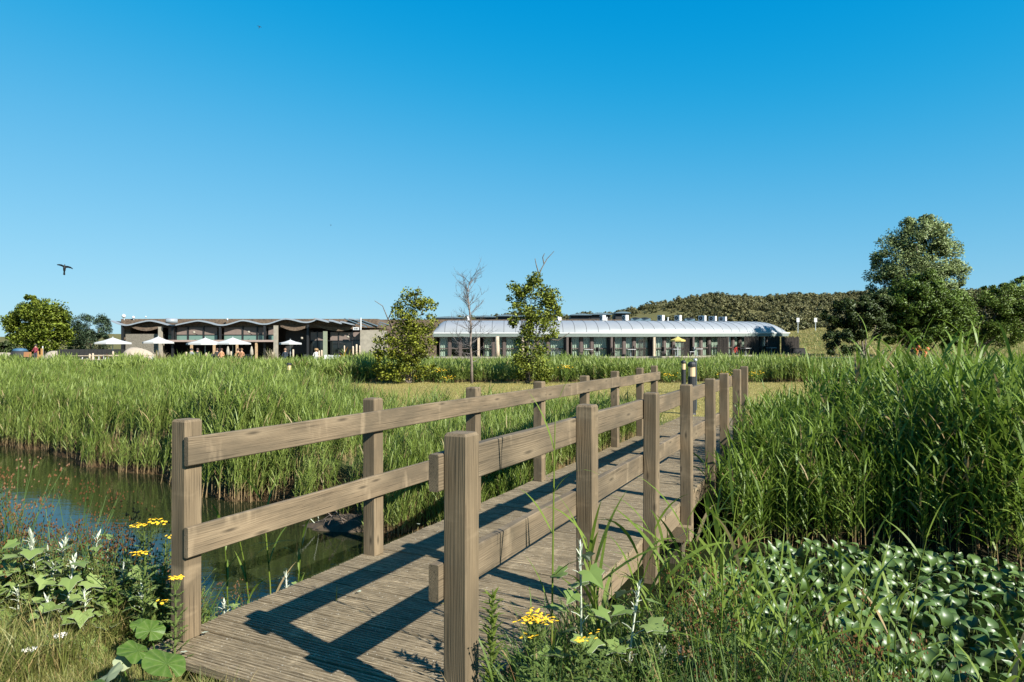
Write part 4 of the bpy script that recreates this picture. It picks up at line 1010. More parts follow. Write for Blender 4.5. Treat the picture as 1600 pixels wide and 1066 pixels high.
# ------------------------------------------------------------------ long guest building with barrel roof (right)
lodge = thing('guest_lodge', 'long single-storey lodge with a curved silver metal roof and curtained windows', 'building', (gx(677, 69), 69, .36))
LO = Vector(lodge.location); TOT = 41.0
def path(a):
    """plan curve of the facade: arc length -> (x, y, heading)"""
    x = y = 0.0; st = 400; ds = a/st if a else 0
    for i in range(st):
        u = (i+.5)*ds; h = R(33)*sst(9, 40, u); x += math.cos(h)*ds; y += math.sin(h)*ds
    return x, y, float(R(33)*sst(9, 40, a))
TOT = next(a for a in np.arange(30, 60, .05) if (lambda q: 800+FPX*(q[0]+LO.x)/(q[1]+LO.y))(path(a)) > 1226)
print('lodge length', TOT)
EZ = 2.84-.36        # eave height above base
def lp(a, d, z, tab={}):
    key = round(a, 4)
    if key not in tab: tab[key] = path(max(0, a)) if a >= 0 else (a, 0.0, 0.0)
    x, y, h = tab[key]; return Vector((x-math.sin(h)*d, y+math.cos(h)*d, z+.020*max(0, y)))
RW, RH = 3.4, 1.33
def endk(a):
    e = 1.0; rl, rr = 1.3, 1.7
    if a < rl: e = math.sqrt(max(0, 1-((rl-a)/rl)**2))
    if a > TOT-rr: e = min(e, math.sqrt(max(0, 1-((a-TOT+rr)/rr)**2)))
    return e
def roofpt(a, u, off=0.0):
    e = endk(a); th = u*math.pi/2; return lp(a, -.35+(RW+off)*(1-math.cos(th)), EZ+(RH+off)*math.sin(th)*max(e,.02))
metal = NT('silver_roof'); tc = metal.n('TexCoord'); nz = metal.noise(tc.outputs['Object'], .8, 4); oi = metal.n('ObjectInfo')
metal.l(metal.mix(metal.math('MULTIPLY', oi.outputs['Random'], .35), metal.ramp(nz, [(.3,(.20,.21,.215)),(.7,(.235,.245,.25))]), (.17,.18,.19)), metal.b.inputs['Base Color']); metal.b.inputs['Roughness'].default_value = .42; metal.b.inputs['Metallic'].default_value = .1
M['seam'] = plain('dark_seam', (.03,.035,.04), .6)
PWID = 1.19; np_ = int(TOT/PWID)
for i in range(np_+1):
    a0, a1 = i*PWID, min((i+1)*PWID, TOT)-.0
    if a1-a0 < .2: continue
    sub = [a0+.022+(a1-a0-.044)*q/3 for q in range(4)]; mb = MB(); m = 9; vs_ = []
    for a in sub: vs_ += [roofpt(a, q/(m-1)) for q in range(m)]+[roofpt(a, 1, 0)+Vector((0,3.0,-.25))]
    m += 1
    mb.add(vs_, [(s_*m+q, (s_+1)*m+q, (s_+1)*m+q+1, s_*m+q+1) for s_ in range(3) for q in range(m-1)]); mb.build('roof_panel', metal.m, lodge, True)
    mb = MB()
    mb.tube([roofpt(a1, q/6, .02) for q in range(7)], .015, 4); mb.build('roof_seam', M['seam'], lodge)
def strip(name, a0, a1, d0, d1, z0, z1, mat, step=1.2, parent=None):
    n = max(1, int((a1-a0)/step)); mb = MB(); vs_ = []
    for i in range(n+1):
        a = a0+(a1-a0)*i/n; vs_ += [lp(a,d0,z0), lp(a,d1,z0), lp(a,d1,z1), lp(a,d0,z1)]
    fs = [(0,1,2,3), (n*4+3,n*4+2,n*4+1,n*4)]
    for i in range(n):
        for q in range(4): fs.append((i*4+q, i*4+(q+1)%4, (i+1)*4+(q+1)%4, (i+1)*4+q))
    mb.add(vs_, fs); return mb.build(name, mat, parent or lodge)
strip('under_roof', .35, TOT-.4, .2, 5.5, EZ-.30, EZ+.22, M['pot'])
strip('gutter', 0, TOT+.3, -.50, -.34, EZ-.10, EZ+.015, M['white'])
strip('fascia', 0, TOT+.1, -.46, -.30, EZ-.42, EZ-.104, plain('grey_green_fascia', (.12,.145,.125), .6))
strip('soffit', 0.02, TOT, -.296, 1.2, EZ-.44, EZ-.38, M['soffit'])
WALLZ = EZ-.45
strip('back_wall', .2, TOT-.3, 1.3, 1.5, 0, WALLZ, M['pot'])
strip('end_wall', 0, .28, .3, 5.5, 0, WALLZ, M['brick'])
strip('terrace_slab', -.2, TOT+2.2, -1.8, 2.2, -.5, .06, M['conc'])
k = NT('window_glass'); gl = k.n('BsdfGlossy'); gl.inputs['Roughness'].default_value = .04; tr = k.n('BsdfTransparent'); tr.inputs[0].default_value = (.90,.94,.91,1)
fr = k.n('LayerWeight'); fr.inputs[0].default_value = .25; mx = k.n('MixShader'); k.l(k.math('MULTIPLY_ADD', fr.outputs[1], .22, .03), mx.inputs[0]); k.l(tr.outputs[0], mx.inputs[1]); k.l(gl.outputs[0], mx.inputs[2]); k.l(mx.outputs[0], k.out.inputs[0]); M['glass'] = k.m
M['curtain'] = plain('pale_green_curtain', (.31,.33,.285), .9, vary=.05); M['frame'] = plain('brown_frame', (.060,.042,.034), .7, vary=.2)
M['wattle'] = plain('dark_brushwood', (.030,.024,.019), .95, vary=.7, scale=14)
def window(a0, a1, rr, dark=False):
    fr_ = strip('window', a0, a0+.07, .10, .22, .08, WALLZ, M['frame'], parent=lodge)
    strip('frame', a1-.07, a1, .10, .22, .08, WALLZ, M['frame'], parent=fr_)
    strip('sill', a0+.07, a1-.07, .10, .22, .84, .93, M['frame'], parent=fr_)
    strip('pane', a0+.07, a1-.07, .15, .165, .933, WALLZ-.02, M['glass'], parent=fr_)
    strip('pane', a0+.07, a1-.07, .15, .165, .09, .837, M['glass'], parent=fr_)
    if not dark:
        mb = MB(); n = max(6, int((a1-a0)*14)); vs_ = []
        for i in range(n+1):
            a = a0+.05+(a1-a0-.1)*i/n; d = .34+.05*math.sin(i*1.9+rr.random())+.02*rr.random(); vs_ += [lp(a,d,.09), lp(a,d,WALLZ-.02)]
        mb.add(vs_, [(2*i,2*i+2,2*i+3,2*i+1) for i in range(n)]); mb.build('curtain', M['curtain'], fr_)
rr = random.Random(9)
mods = [] ; a = .45; MOD = 4.45; first = True
while a < TOT-2.0:
    mods.append(a)
    w0, w1, w2 = a+.15, a+1.05, a+1.30
    if a > 2 or True:
        window(w0, w1, rr, dark=(5.5 < a < 6)); window(w1+.26, w1+.26+.82, rr, dark=(a < 4)); window(w1+1.34, min(w1+1.34+1.62, TOT-.5), rr, dark=(a < 2))
    for q in (w1+.13, w1+1.21): strip('wall_post', q-.12, q+.12, .04, .26, .07, WALLZ, M['frame'])
    # divider of the patio
    aa = a+4.15
    if aa < TOT-.6:
        strip('timber_post', aa-.10, aa+.12, -.62, -.42, .07, WALLZ-.02, M['paletimber'] if len(mods) in (1,2,5) else M['frame'])
        strip('divider_wall', aa-.30, aa+.0, -.2, .25, .07, WALLZ-.05, M['pot'])
    a += MOD
# brushwood privacy screens (things) in front of the patios
def screen(label, a0, a1, d, z1, group, slant=0.0):
    t = thing('brushwood_screen', label, 'screen', LO+lp(a0, d, .06), 0, group); o0 = lp(a0,d,.06); r_ = random.Random(int(a0*10)); n = int((a1-a0)/.13)
    for i in range(n):
        a = a0+(a1-a0)*(i+.5)/n; p = lp(a, d+slant*(i/n), .06)-o0; mb = MB(); h = z1+r_.uniform(-.12,.06)
        mb.tube([p, p+Vector((r_.uniform(-.02,.02),0,h))], [.058,.046], 5); mb.build('brushwood_pole', M['wattle'], t)
def apx(px):    # arc length whose facade point shows at photo column px
    lo, hi = 0, TOT+4
    for _ in range(40):
        m = (lo+hi)/2; q = lp(m, -.6, 0)+LO
        if 800+FPX*q.x/q.y < px: lo = m
        else: hi = m
    return lo
for x0, x1, h, lb in ((996,1007,1.75,'narrow dark brushwood screen left of the yellow parasol'),(1062,1075,1.85,'dark brushwood screen right of the yellow parasol pole'),(1118,1136,1.95,'dark brushwood screen left of the red bicycle'),(1160,1183,2.0,'widest dark brushwood screen right of the red bicycle'),(1197,1214,2.0,'dark brushwood screen under the rounded right end of the metal roof'),(1221,1246,1.95,'dark brushwood fence standing clear of the lodge at its right end')):
    screen(lb, apx(x0), apx(x1), -.85, h, 'brushwood patio screens')
t = thing('stump_post', 'rough pale tree-trunk post standing on the patio behind the bare sapling', 'post', LO+lp(apx(777), -1.0, .05)); mb = MB(); mb.tube([(0,0,0),(.03,0,.7),(-.02,0,1.5),(.02,0,2.05)], [.24,.21,.22,.17], 9); mb.build('trunk', M['paletimber'], t, True)
# air conditioners on the roof
def ac(label, px, Zoff, w, h):
    a = apx(px); p = LO+roofpt(a, 1.0)+Vector((0,.5,-.02)); t = thing('air_conditioner', label, 'air conditioner', p, path(a)[2]-1.25, 'air conditioners on the lodge roof')
    mb = MB(); mb.box((0,0,h/2+.06), (w,.40,h)); mb.build('casing', M['white'], t)
    mb = MB(); n = 14; mb.tube([(-w*.12,-.204,h/2+.06),(-w*.12,-.215,h/2+.06)], h*.36, n); f = mb.build('fan_grille', M['black'], t)
    mb = MB(); mb.tube([(-w*.12,-.216,h/2+.06),(-w*.12,-.222,h/2+.06)], h*.10, 8); mb.build('hub', M['white'], f)
    for sx_ in (-1,1): mb = MB(); mb.box((sx_*w*.35,0,.03), (.08,.44,.06)); mb.build('foot', M['black'], t)
for px, w, h, lb in ((728,.5,.5,'white air conditioner on the lodge roof behind the bare sapling'),(879,.5,.5,'white air conditioner on the lodge roof at the right edge of the green shrub'),(957,.58,.56,'white air conditioner in front of the dark clerestory end'),(998,.62,.58,'white air conditioner standing alone right of the dark clerestory'),(1063,.68,.60,'white air conditioner above the yellow parasol'),(1094,.68,.60,'white air conditioner fourth from the right end of the lodge roof'),(1137,.78,.60,'white air conditioner third from the right end of the lodge roof'),(1155,.78,.55,'white air conditioner second from the right end of the lodge roof'),(1172,.82,.50,'lowest white air conditioner nearest the rounded right end of the roof')):
    ac(lb, px, 0, w, h)
for px, lb in ((1017,'flat dark roof light right of the lone air conditioner'),(1034,'flat dark roof light left of the air conditioner above the yellow parasol'),(1114,'flat dark roof light in the middle of the right half of the roof')):
    a = apx(px); t = thing('roof_light', lb, 'roof light', LO+roofpt(a,1)+Vector((0,.5,-.02)), 0, 'flat roof lights on the lodge'); mb = MB(); mb.box((0,0,.14), (1.1,.6,.28)); mb.build('kerb', M['bluesteel'], t); mb = MB(); mb.lathe([(.5,.282),(.42,.36),(.2,.40)], n=8); mb.build('dome', M['black'], t)
for px, lb in ((963.5,'short white vent pipe right of the air conditioner by the clerestory'),(1075,'short white vent pipe right of the air conditioner above the yellow parasol')):
    t = thing('vent_pipe', lb, 'vent', LO+roofpt(apx(px),1)+Vector((0,.4,-.02)), 0, 'vent pipes on the lodge roof'); mb = MB(); mb.lathe([(.09,0),(.09,.34),(.13,.36),(.13,.42)], n=8); mb.build('pipe', M['white'], t)
# dark clerestory of the building behind
t = thing('rear_block', 'low dark block with wavy blue-grey roof edge showing above the metal roof', 'building', (gx(830, 92), 92, 0))
for x0, x1, y0 in ((680,724,497),(744,775,495.5),(778,806,494),(806,848,494.5),(890,921,492.5),(921,952,491.5),(959,981,489.5)):
    xa, xb = gx(x0,92)-t.location.x, gx(x1,92)-t.location.x; zt = gz(y0,92); mb = MB(); mb.box(((xa+xb)/2,0,zt/2-.1), (xb-xa-.05,3.0,zt-.2)); mb.build('wall', M['black'], t)
    mb = MB(); mb.prism([(xa-.15,zt-.1)]+[(xa+(xb-xa)*q/8, zt+.14*math.sin(math.pi*q/8)) for q in range(9)]+[(xb+.15,zt-.1)], -1.9, 1.9); mb.build('roof', M['bluesteel'], t)
t = thing('rear_wall', 'long brown brick wall behind the metal roof', 'building', (gx(780, 90), 90, 0)); mb = MB(); mb.box((0,0,2.2), ((1020-590)/FPX*90, .5, 2*(gz(499.5,90)-2.2))); mb.build('wall', M['brick'], t)
# patio things
parasol('yellow_parasol', 'yellow parasol on a white pole on the lodge patio', 66.5, 1059, 531.5, 525.8, 25, M['yellowcanvas'], M['white'], None, 559.5)
def ptable(label, px):
    a = apx(px); t = thing('patio_table', label, 'table', LO+lp(a,-.9,.06), path(a)[2], 'small tables on the lodge patios')
    mb = MB(); mb.box((0,0,.72), (.85,.75,.04)); mb.build('tabletop', M['white'], t)
    mb = MB(); mb.tube([(0,0,.03),(0,0,.7)], .035, 6); mb.build('pillar', M['steel'], t)
    mb = MB(); mb.lathe([(.26,0),(.26,.02),(.06,.05)], n=8); mb.build('foot', M['steel'], t)
for px, lb in ((984,'small white patio table between the tall windows left of the narrow screen'),(1053,'small white patio table at the yellow parasol pole'),(1087,'small white patio table right of the yellow parasol'),(1162,'small white patio table in front of the widest screen'),(1202,'small white patio table near the right end of the lodge'),(918,'small white patio table right of the green shrub')): ptable(lb, px)
def pchair(label, px, rz, mat='black'):
    a = apx(px); t = thing('patio_chair', label, 'chair', LO+lp(a,-.7,.06), rz, 'chairs on the lodge patios')
    mb = MB(); mb.box((0,0,.44), (.5,.48,.05)); mb.build('seat', M[mat], t)
    mb = MB(); mb.box((0,.23,.72), (.5,.05,.44)); mb.build('backrest', M[mat], t)
    for sx_ in (-.22,.22):
        for sy in (-.2,.2): mb = MB(); mb.tube([(sx_,sy,0),(sx_,sy,.44)], .02, 4); mb.build('leg', M[mat], t)
for px, rz, m, lb in ((960,1.4,'black','dark patio chair left of the patio table by the narrow screen'),(1032,-1.2,'black','dark patio chair left of the yellow parasol'),(1040,1.5,'black','dark patio chair close to the yellow parasol table'),(1080,-1.5,'white','white patio chair leaning at the post right of the yellow parasol'),(1193,1.3,'black','dark patio chair left of the rightmost patio table'),(1210,-1.3,'black','dark patio chair right of the rightmost patio table'),(1172,-1.4,'black','dark patio chair right of the table by the widest screen'),(908,1.2,'black','dark patio chair beside the green shrub'),(930,-1.2,'black','dark patio chair right of the table by the green shrub'),(1150,1.6,'black','dark patio chair right of the bicycle')): pchair(lb, px, rz, m)
t = thing('storage_chest', 'low black chest at the foot of the free-standing brushwood fence', 'chest', LO+lp(apx(1240),-1.2,.0)); mb = MB(); mb.box((0,0,.34), (1.4,.6,.62)); mb.build('chest', M['blackwood'], t); mb = MB(); mb.box((0,0,.68), (1.46,.66,.06)); mb.build('lid', M['black'], t)
# bicycles
def bicycle(label, px, col, rz):
    a = apx(px); t = thing('bicycle', label, 'bicycle', LO+lp(a,-1.1,.06), rz, 'bicycles on the lodge patios'); fm = plain('bicycle_paint', col, .4)
    for x in (-.52,.52):
        mb = MB(); n = 20; mb.tube([(x+.33*math.cos(2*math.pi*q/n), 0, .34+.33*math.sin(2*math.pi*q/n)) for q in range(n+1)], .022, 5, False); w = mb.build('wheel', M['black'], t)
        mb = MB(); 
        for q in range(8): mb.tube([(x,0,.34),(x+.32*math.cos(q*math.pi/4),0,.34+.32*math.sin(q*math.pi/4))], .004, 3, False)
        mb.build('spokes', M['steel'], w)
    mb = MB()
    for p in (((-.52,0,.34),(-.08,0,.30)),((-.08,0,.30),(-.20,0,.80)),((-.52,0,.34),(-.18,0,.72)),((-.08,0,.30),(.36,0,.78)),((-.18,0,.74),(.34,0,.84)),((.32,0,.95),(.52,0,.34))): mb.tube(p, .022, 5)
    mb.build('frame', fm, t)
    mb = MB(); mb.box((-.21,0,.86), (.26,.13,.06)); mb.build('saddle', M['black'], t)
    mb = MB(); mb.tube([(.28,-.28,1.02),(.32,-.1,1.0),(.32,.1,1.0),(.28,.28,1.02)], .014, 5); mb.build('handlebar', M['black'], t)
bicycle('red bicycle parked at the post left of the widest brushwood screen', 1144, (.42,.03,.02), .9)
bicycle('dark bicycle leaning under the lodge eaves right of the green shrub', 865, (.05,.05,.05), .3)
# ------------------------------------------------------------------ lamps, signs, fence, birds
def bollard(label, px, Z, pyt, w):
    z0 = float(height(gx(px,Z), Z)); t = thing('bollard_light', label, 'bollard', (gx(px,Z), Z, z0), 0, 'bollard lights along the path'); H = gz(pyt,Z)-z0; r = w/2/FPX*Z
    mb = MB(); mb.lathe([(r*1.15,0),(r,.04),(r,H*.72)], n=14); mb.build('post', M['black'], t)
    mb = MB(); mb.lathe([(r*.86,H*.72),(r*.86,H*.9)], n=14); l_ = mb.build('lens', plain('cream_lens', (.48,.34,.19), .4), t)
    mb = MB(); mb.lathe([(r*.9,H*.9),(r*1.06,H*.905),(r*1.06,H*.95),(r*.8,H*.985),(r*.3,H)], n=14); mb.build('cap', M['black'], t)
bollard('large black bollard light with a cream lens just beyond the right end of the footbridge', 1081, 16.2, 565, 12.5)
bollard('slim black bollard light left of the large bollard', 1068, 23.5, 563, 7.2)
bollard('black bollard light with a cream lens among the reeds in front of the cafe', 451.5, 26, 567, 7.6)
t = thing('steel_post', 'thin dark steel post with a round top right behind the large bollard', 'post', (gx(1086.5,17.2), 17.2, float(height(gx(1086.5,17.2),17.2)))); H = gz(562,17.2)-t.location.z
mb = MB(); mb.tube([(0,0,0),(0,0,H-.05)], .04, 8); mb.build('shaft', plain('dark_grey_steel', (.05,.06,.07), .4, .4), t); mb = MB(); mb.lathe([(.03,H-.06),(.055,H-.02),(.04,H+.02),(.01,H+.03)], n=10); mb.build('knob', M['steel'], t, True)
for px, lb in ((1247,'small white sign on a post at the top of the grass slope nearest the lodge'),(1274.5,'small white sign on a post on the grass slope beside the dark tree')):
    Z = 104; z0 = float(height(gx(px,Z),Z)); t = thing('white_sign', lb, 'sign', (gx(px,Z),Z,z0), 0, 'white signs on the slope')
    z1, z2 = gz(503.5,Z)-z0, gz(496.8,Z)-z0; z2 = max(z2, 1.0); z1 = min(z1, z2-.5)
    mb = MB(); mb.box((0,0,z1/2), (.09,.06,z1)); mb.build('post', M['steel'], t); mb = MB(); mb.box((0,-.02,(z1+z2)/2), (.45,.06,z2-z1)); mb.build('plate', M['white'], t)
t = thing('wire_fence', 'low wire fence on short dark posts under the right-hand trees', 'fence', (gx(1400,50), 50, float(height(gx(1400,50),50))))
for px, h in ((1262,.9),(1345,.9),(1380,1.35),(1386,.8),(1392,1.5),(1470,.9),(1530,.9)):
    x = gx(px,50)-t.location.x; mb = MB(); mb.tube([(x,0,-.2),(x+.02,0,h)], .055, 6); mb.build('post', M['blackwood'] if h < 1.2 else M['paletimber'], t)
for z in (.4,.8): mb = MB(); mb.tube([(gx(1262,50)-t.location.x,0,z),(gx(1400,50)-t.location.x,0,z-.03),(gx(1530,50)-t.location.x,0,z)], .008, 4); mb.build('wire', M['steel'], t)
for px, py, lb in ((1434,541,'orange wooden play figure leaning in front of the leafy tree trunks'),(1447,544,'small orange play figure right of the leaning one')):
    Z = 52; t = thing('orange_figure', lb, 'play figure', (gx(px,Z), Z, float(height(gx(px,Z),Z))), 0, 'orange play figures'); H = gz(py,Z)-t.location.z; om = plain('orange_paint', (.34,.085,.012), .6)
    mb = MB(); mb.tube([(-.35,0,0),(-.1,0,H*.55),(.05,0,H*.8)], [.07,.09,.06], 7); mb.build('body', om, t, True)
    mb = MB(); mb.lathe([(.03,-.16),(.15,-.08),(.16,.03),(.08,.14)], c=(.10,0,H*.95), n=10); mb.build('head', om, t, True)
    mb = MB(); mb.tube([(0,0,H*.7),(-.25,-.1,H*.9),(-.5,-.1,H*.88)], .05, 6); mb.build('arm', om, t, True)
def bird(label, px, py, Z, s, rz):
    t = thing('flying_bird', label, 'bird', at(px, py, Z), rz); t.scale = (s,s,s); bm_ = plain('crow_black', (.006,.006,.007), .6)
    mb = MB()
    mb.tube([(0,-.24,.03),(0,-.18,.04),(0,-.10,.02),(0,.08,0),(0,.32,-.02),(0,.50,-.03)], [.008,.04,.07,.12,.10,.03], 8)
    def wing(sx_, z1, z2, ch):
        pts = [(.05,-.06,.02,.16),(.28,-.10,.02+z1*.5,.14),(.52,-.06,.02+z1,.10),(.74,.02,.02+z2,.03)]
        vs_ = []
        for x, y, z, c in pts: vs_ += [(sx_*x,y-.04,z+.008),(sx_*x,y+c*ch,z),(sx_*x,y-.04,z-.008)]
        fs = []
        for i in range(3):
            for q in range(3): fs.append((i*3+q, i*3+(q+1)%3, (i+1)*3+(q+1)%3, (i+1)*3+q))
        fs += [(0,1,2),(9,11,10)]; mb.add(vs_, fs)
    wing(-1, .16, .22, 1.0); wing(1, -.02, -.12, 1.0)
    vs_ = [(-.06,.40,-.03),(.06,.40,-.03),(.09,.72,-.06),(0,.76,-.06),(-.09,.72,-.06),(0,.5,-.05)]
    mb.add(vs_, [(0,1,5),(1,2,3,5),(5,3,4,0)])
    mb.build('body', bm_, t)
    t.rotation_euler = (R(-68), R(10), rz); return t
bird('black crow flapping low in the sky at the left', 100, 417, 42, .70, 0.15)
bird('tiny distant bird high in the sky above the crow', 404, 40, 130, .55, .6)
bird('faintest far bird in mid sky above the cafe', 516.5, 351.5, 190, .4, 1.0)
# ------------------------------------------------------------------ near bank plants
def gp(x, y, sink=.0): return Vector((x, y, float(height(x, y))-sink))
# near-left dry meadow grass, bank grass
cN = coll('meadow_tufts', [tuft(200+i, 16, .34, .006, .10, M['grass'], 4, .35) for i in range(8)])
x, y = spots(16000, -4.4, -.3, 2.5, 5.2, lambda x, y: (inside(x,y) < -.25) & ((bx_(x,y) < -.16) | ((x-L1.x)*BD.x+(y-L1.y)*BD.y < -.235)) & (x > -y*.8-.2))
dl = bx_(x, y); sz = rng.uniform(.35,1.05,len(x))*np.where(dl > -.35, .45, 1.0); n = len(x); print('meadow', n)
scatter('meadow_grass', onground(x, y, .0), np.stack([rng.normal(0,.15,n), rng.normal(0,.15,n), rng.uniform(0,6.28,n)], 1), sz, cN, 'dry yellow-green meadow grass in the lower left corner', 'grass')
cR = coll('bank_herbs', [tuft(220+i, 12, .55, .011, .10, M['herb'], 5, .15) for i in range(5)]+[tuft(230+i, 14, .50, .006, .08, M['rush'], 4, .2) for i in range(4)])
x, y = spots(9000, .0, 4.6, 1.6, 5.2, lambda x, y: (inside(x,y) < .05) & (bx_(x,y) > 1.86) & (x < y*.8+.3))
n = len(x); print('bank', n)
scatter('bank_vegetation', onground(x, y, .0), np.stack([rng.normal(0,.18,n), rng.normal(0,.18,n), rng.uniform(0,6.28,n)], 1), rng.uniform(.40,1.05,n), cR, 'tangle of green grasses and weeds on the near bank right of the footbridge', 'weeds')
x, y = spots(4200, -4.6, -2.0, 4.0, 5.3, lambda x, y: (inside(x,y) < .05) & (inside(x,y) > -.85) & (bx_(x,y) < -.2))
n = len(x)
scatter('bank_vegetation', onground(x, y, .0), np.stack([rng.normal(0,.18,n), rng.normal(0,.18,n), rng.uniform(0,6.28,n)], 1), rng.uniform(.55,1.15,n), cR, 'green weeds along the near bank left of the footbridge', 'weeds')
x, y = spots(700, -2.6, -1.2, 3.3, 5.0, lambda x, y: (inside(x,y) < .12) & (bx_(x,y) < -.12) & (bx_(x,y) > -.62) & (y > 4.0))
n = len(x)
scatter('bank_vegetation', onground(x, y, .0), np.stack([rng.normal(0,.18,n), rng.normal(0,.18,n), rng.uniform(0,6.28,n)], 1), rng.uniform(.4,.85,n), cR, 'weeds squeezed between the deck edge and the water behind the first left post', 'weeds')
# rushes with brown seed heads
def rush_clump(seed, n, h, mat):
    r_ = random.Random(seed); mb = MB()
    for _ in range(n):
        a = r_.uniform(0,6.28); d = .07*math.sqrt(r_.random()); x0, y0 = d*math.cos(a), d*math.sin(a); az = r_.uniform(0,6.28); ln = r_.uniform(.05,.32); hh_ = h*r_.uniform(.6,1.05)
        tip = Vector((x0+ln*hh_*math.cos(az), y0+ln*hh_*math.sin(az), hh_)); mid = Vector((x0+ln*hh_*.35*math.cos(az), y0+ln*hh_*.35*math.sin(az), hh_*.55))
        mb.tint = 0.0; mb.tube([(x0,y0,0), mid, tip], [.0022,.0019,.0011], 3, False)
        if r_.random() < .55:
            for q in range(r_.randint(5,10)):
                e = tip+Vector((r_.gauss(0,.018), r_.gauss(0,.018), r_.uniform(-.045,.03))); mb.tint = 1.0
                s_ = r_.uniform(.003,.006); mb.add([e+Vector((s_,0,0)), e+Vector((-s_*.5,s_,0)), e+Vector((-s_*.5,-s_,0)), e+Vector((0,0,s_*2.2)), e-Vector((0,0,s_))], [(0,1,3),(1,2,3),(2,0,3),(1,0,4),(2,1,4),(0,2,4)])
                mb.tint = .35
    return proto('rush', mb.mesh('rush', M['rush']))
cJ = coll('rushes', [rush_clump(240+i, 9, .72, M['rush']) for i in range(6)])
x, y = spots(500, -4.6, -2.15, 4.0, 5.6, lambda x, y: (inside(x,y) < .35) & (inside(x,y) > -.7) & (bx_(x,y) < -.25))
n = len(x)
scatter('rushes', onground(x, y, .0), np.stack([rng.normal(0,.1,n), rng.normal(.05,.1,n), rng.uniform(0,6.28,n)], 1), rng.uniform(.75,1.3,n), cJ, 'thin rushes with rusty brown seed heads at the water edge left of the footbridge', 'rushes')
x, y = spots(90, -2.5, -1.0, 4.0, 5.4, lambda x, y: (inside(x,y) < .3) & (bx_(x,y) < -.12) & (bx_(x,y) > -.6))
n = len(x)
scatter('rushes', onground(x, y, .0), np.stack([rng.normal(0,.12,n), rng.normal(.05,.12,n), rng.uniform(0,6.28,n)], 1), rng.uniform(.5,.85,n), cJ, 'rushes with brown heads beside the left deck edge behind the first post', 'rushes')
x, y = spots(150, .7, 2.2, 2.3, 4.8, lambda x, y: (inside(x,y) < .25) & (bx_(x,y) > 2.05))
n = len(x)
scatter('rushes', onground(x, y, .0), np.stack([rng.normal(0,.14,n), rng.normal(.05,.14,n), rng.uniform(0,6.28,n)], 1), rng.uniform(.5,.95,n), cJ, 'rushes with brown seed heads on the near bank right of the footbridge', 'rushes')
# water plants: glossy upright leaves on the right-hand water
def water_leaf(seed):
    r_ = random.Random(seed); L_ = .100*r_.uniform(.85,1.15); W_ = .072*r_.uniform(.85,1.1); mb = MB(); rows = 5; vs_ = []; fs = []
    for i in range(rows+1):
        t = i/rows; w = W_*.5*math.sin(math.pi*min(1, t*.88+.10))**.75*(1 if i < rows else .12)
        zc = .026*math.sin(t*2.6)-.040*t*t
        vs_ += [(-w, L_*t, zc+.016*(w/(W_*.5))), (0, L_*t, zc-.004), (w, L_*t, zc+.016*(w/(W_*.5)))]
    for i in range(rows): fs += [(3*i,3*i+1,3*i+4,3*i+3),(3*i+1,3*i+2,3*i+5,3*i+4)]
    mb.add(vs_, fs); return mb.mesh('leaf', M['waterleaf'], True)
wl = [water_leaf(i) for i in range(7)]
bed = thing('water_plant_bed', 'dense bed of glossy spoon-shaped leaves floating on the water at the lower right', 'water plants', (2.6, 4.8, WZ))
xx, yy = spots(8200, 1.15, 6.6, 2.2, 7.2, lambda x, y: (inside(x,y) > .02) & (bx_(x,y) > 2.15+.25*np.sin(y*3)) & (x < y*.78+.4) & (x > 1.55-.35*(y > 4.8)) & (y < 7.0))
P_ = np.stack([xx, yy], 1); sel = []
for i in range(len(P_)):
    if all((P_[i][0]-P_[j][0])**2+(P_[i][1]-P_[j][1])**2 > .058**2 for j in sel[-900:]): sel.append(i)
P_ = P_[sel]; P_ = P_[np.argsort(P_[:,1]*1.0)]; print('water leaves', len(P_))
rw = random.Random(12); rest = MB(); pet = MB()
for i, (x, y) in enumerate(P_):
    yaw = rw.gauss(R(38), R(52)); pitch = rw.gauss(R(56), R(22)); z = rw.uniform(.03,.13)
    E_ = Euler((pitch, rw.gauss(0,R(22)), yaw)); loc = Vector((x-2.6, y-4.8, z)); s_ = rw.uniform(.75,1.25)
    if i < 300:
        o = link('leaf', wl[i % 7], bed); o.location = loc; o.rotation_euler = E_; o.scale = (s_,)*3
    else:
        me_ = wl[i % 7]; Mx = E_.to_matrix()*s_; rest.add([Mx@v.co+loc for v in me_.vertices], [tuple(p.vertices) for p in me_.polygons])
    pet.tube([loc+Vector((rw.gauss(0,.02),rw.gauss(0,.02),-z-.05)), loc], .004, 3, False)
o = rest.build('far_leaves', M['waterleaf'], bed, True); o['kind'] = 'stuff'
o = pet.build('leaf_stalks', M['herb'], bed); o['kind'] = 'stuff'
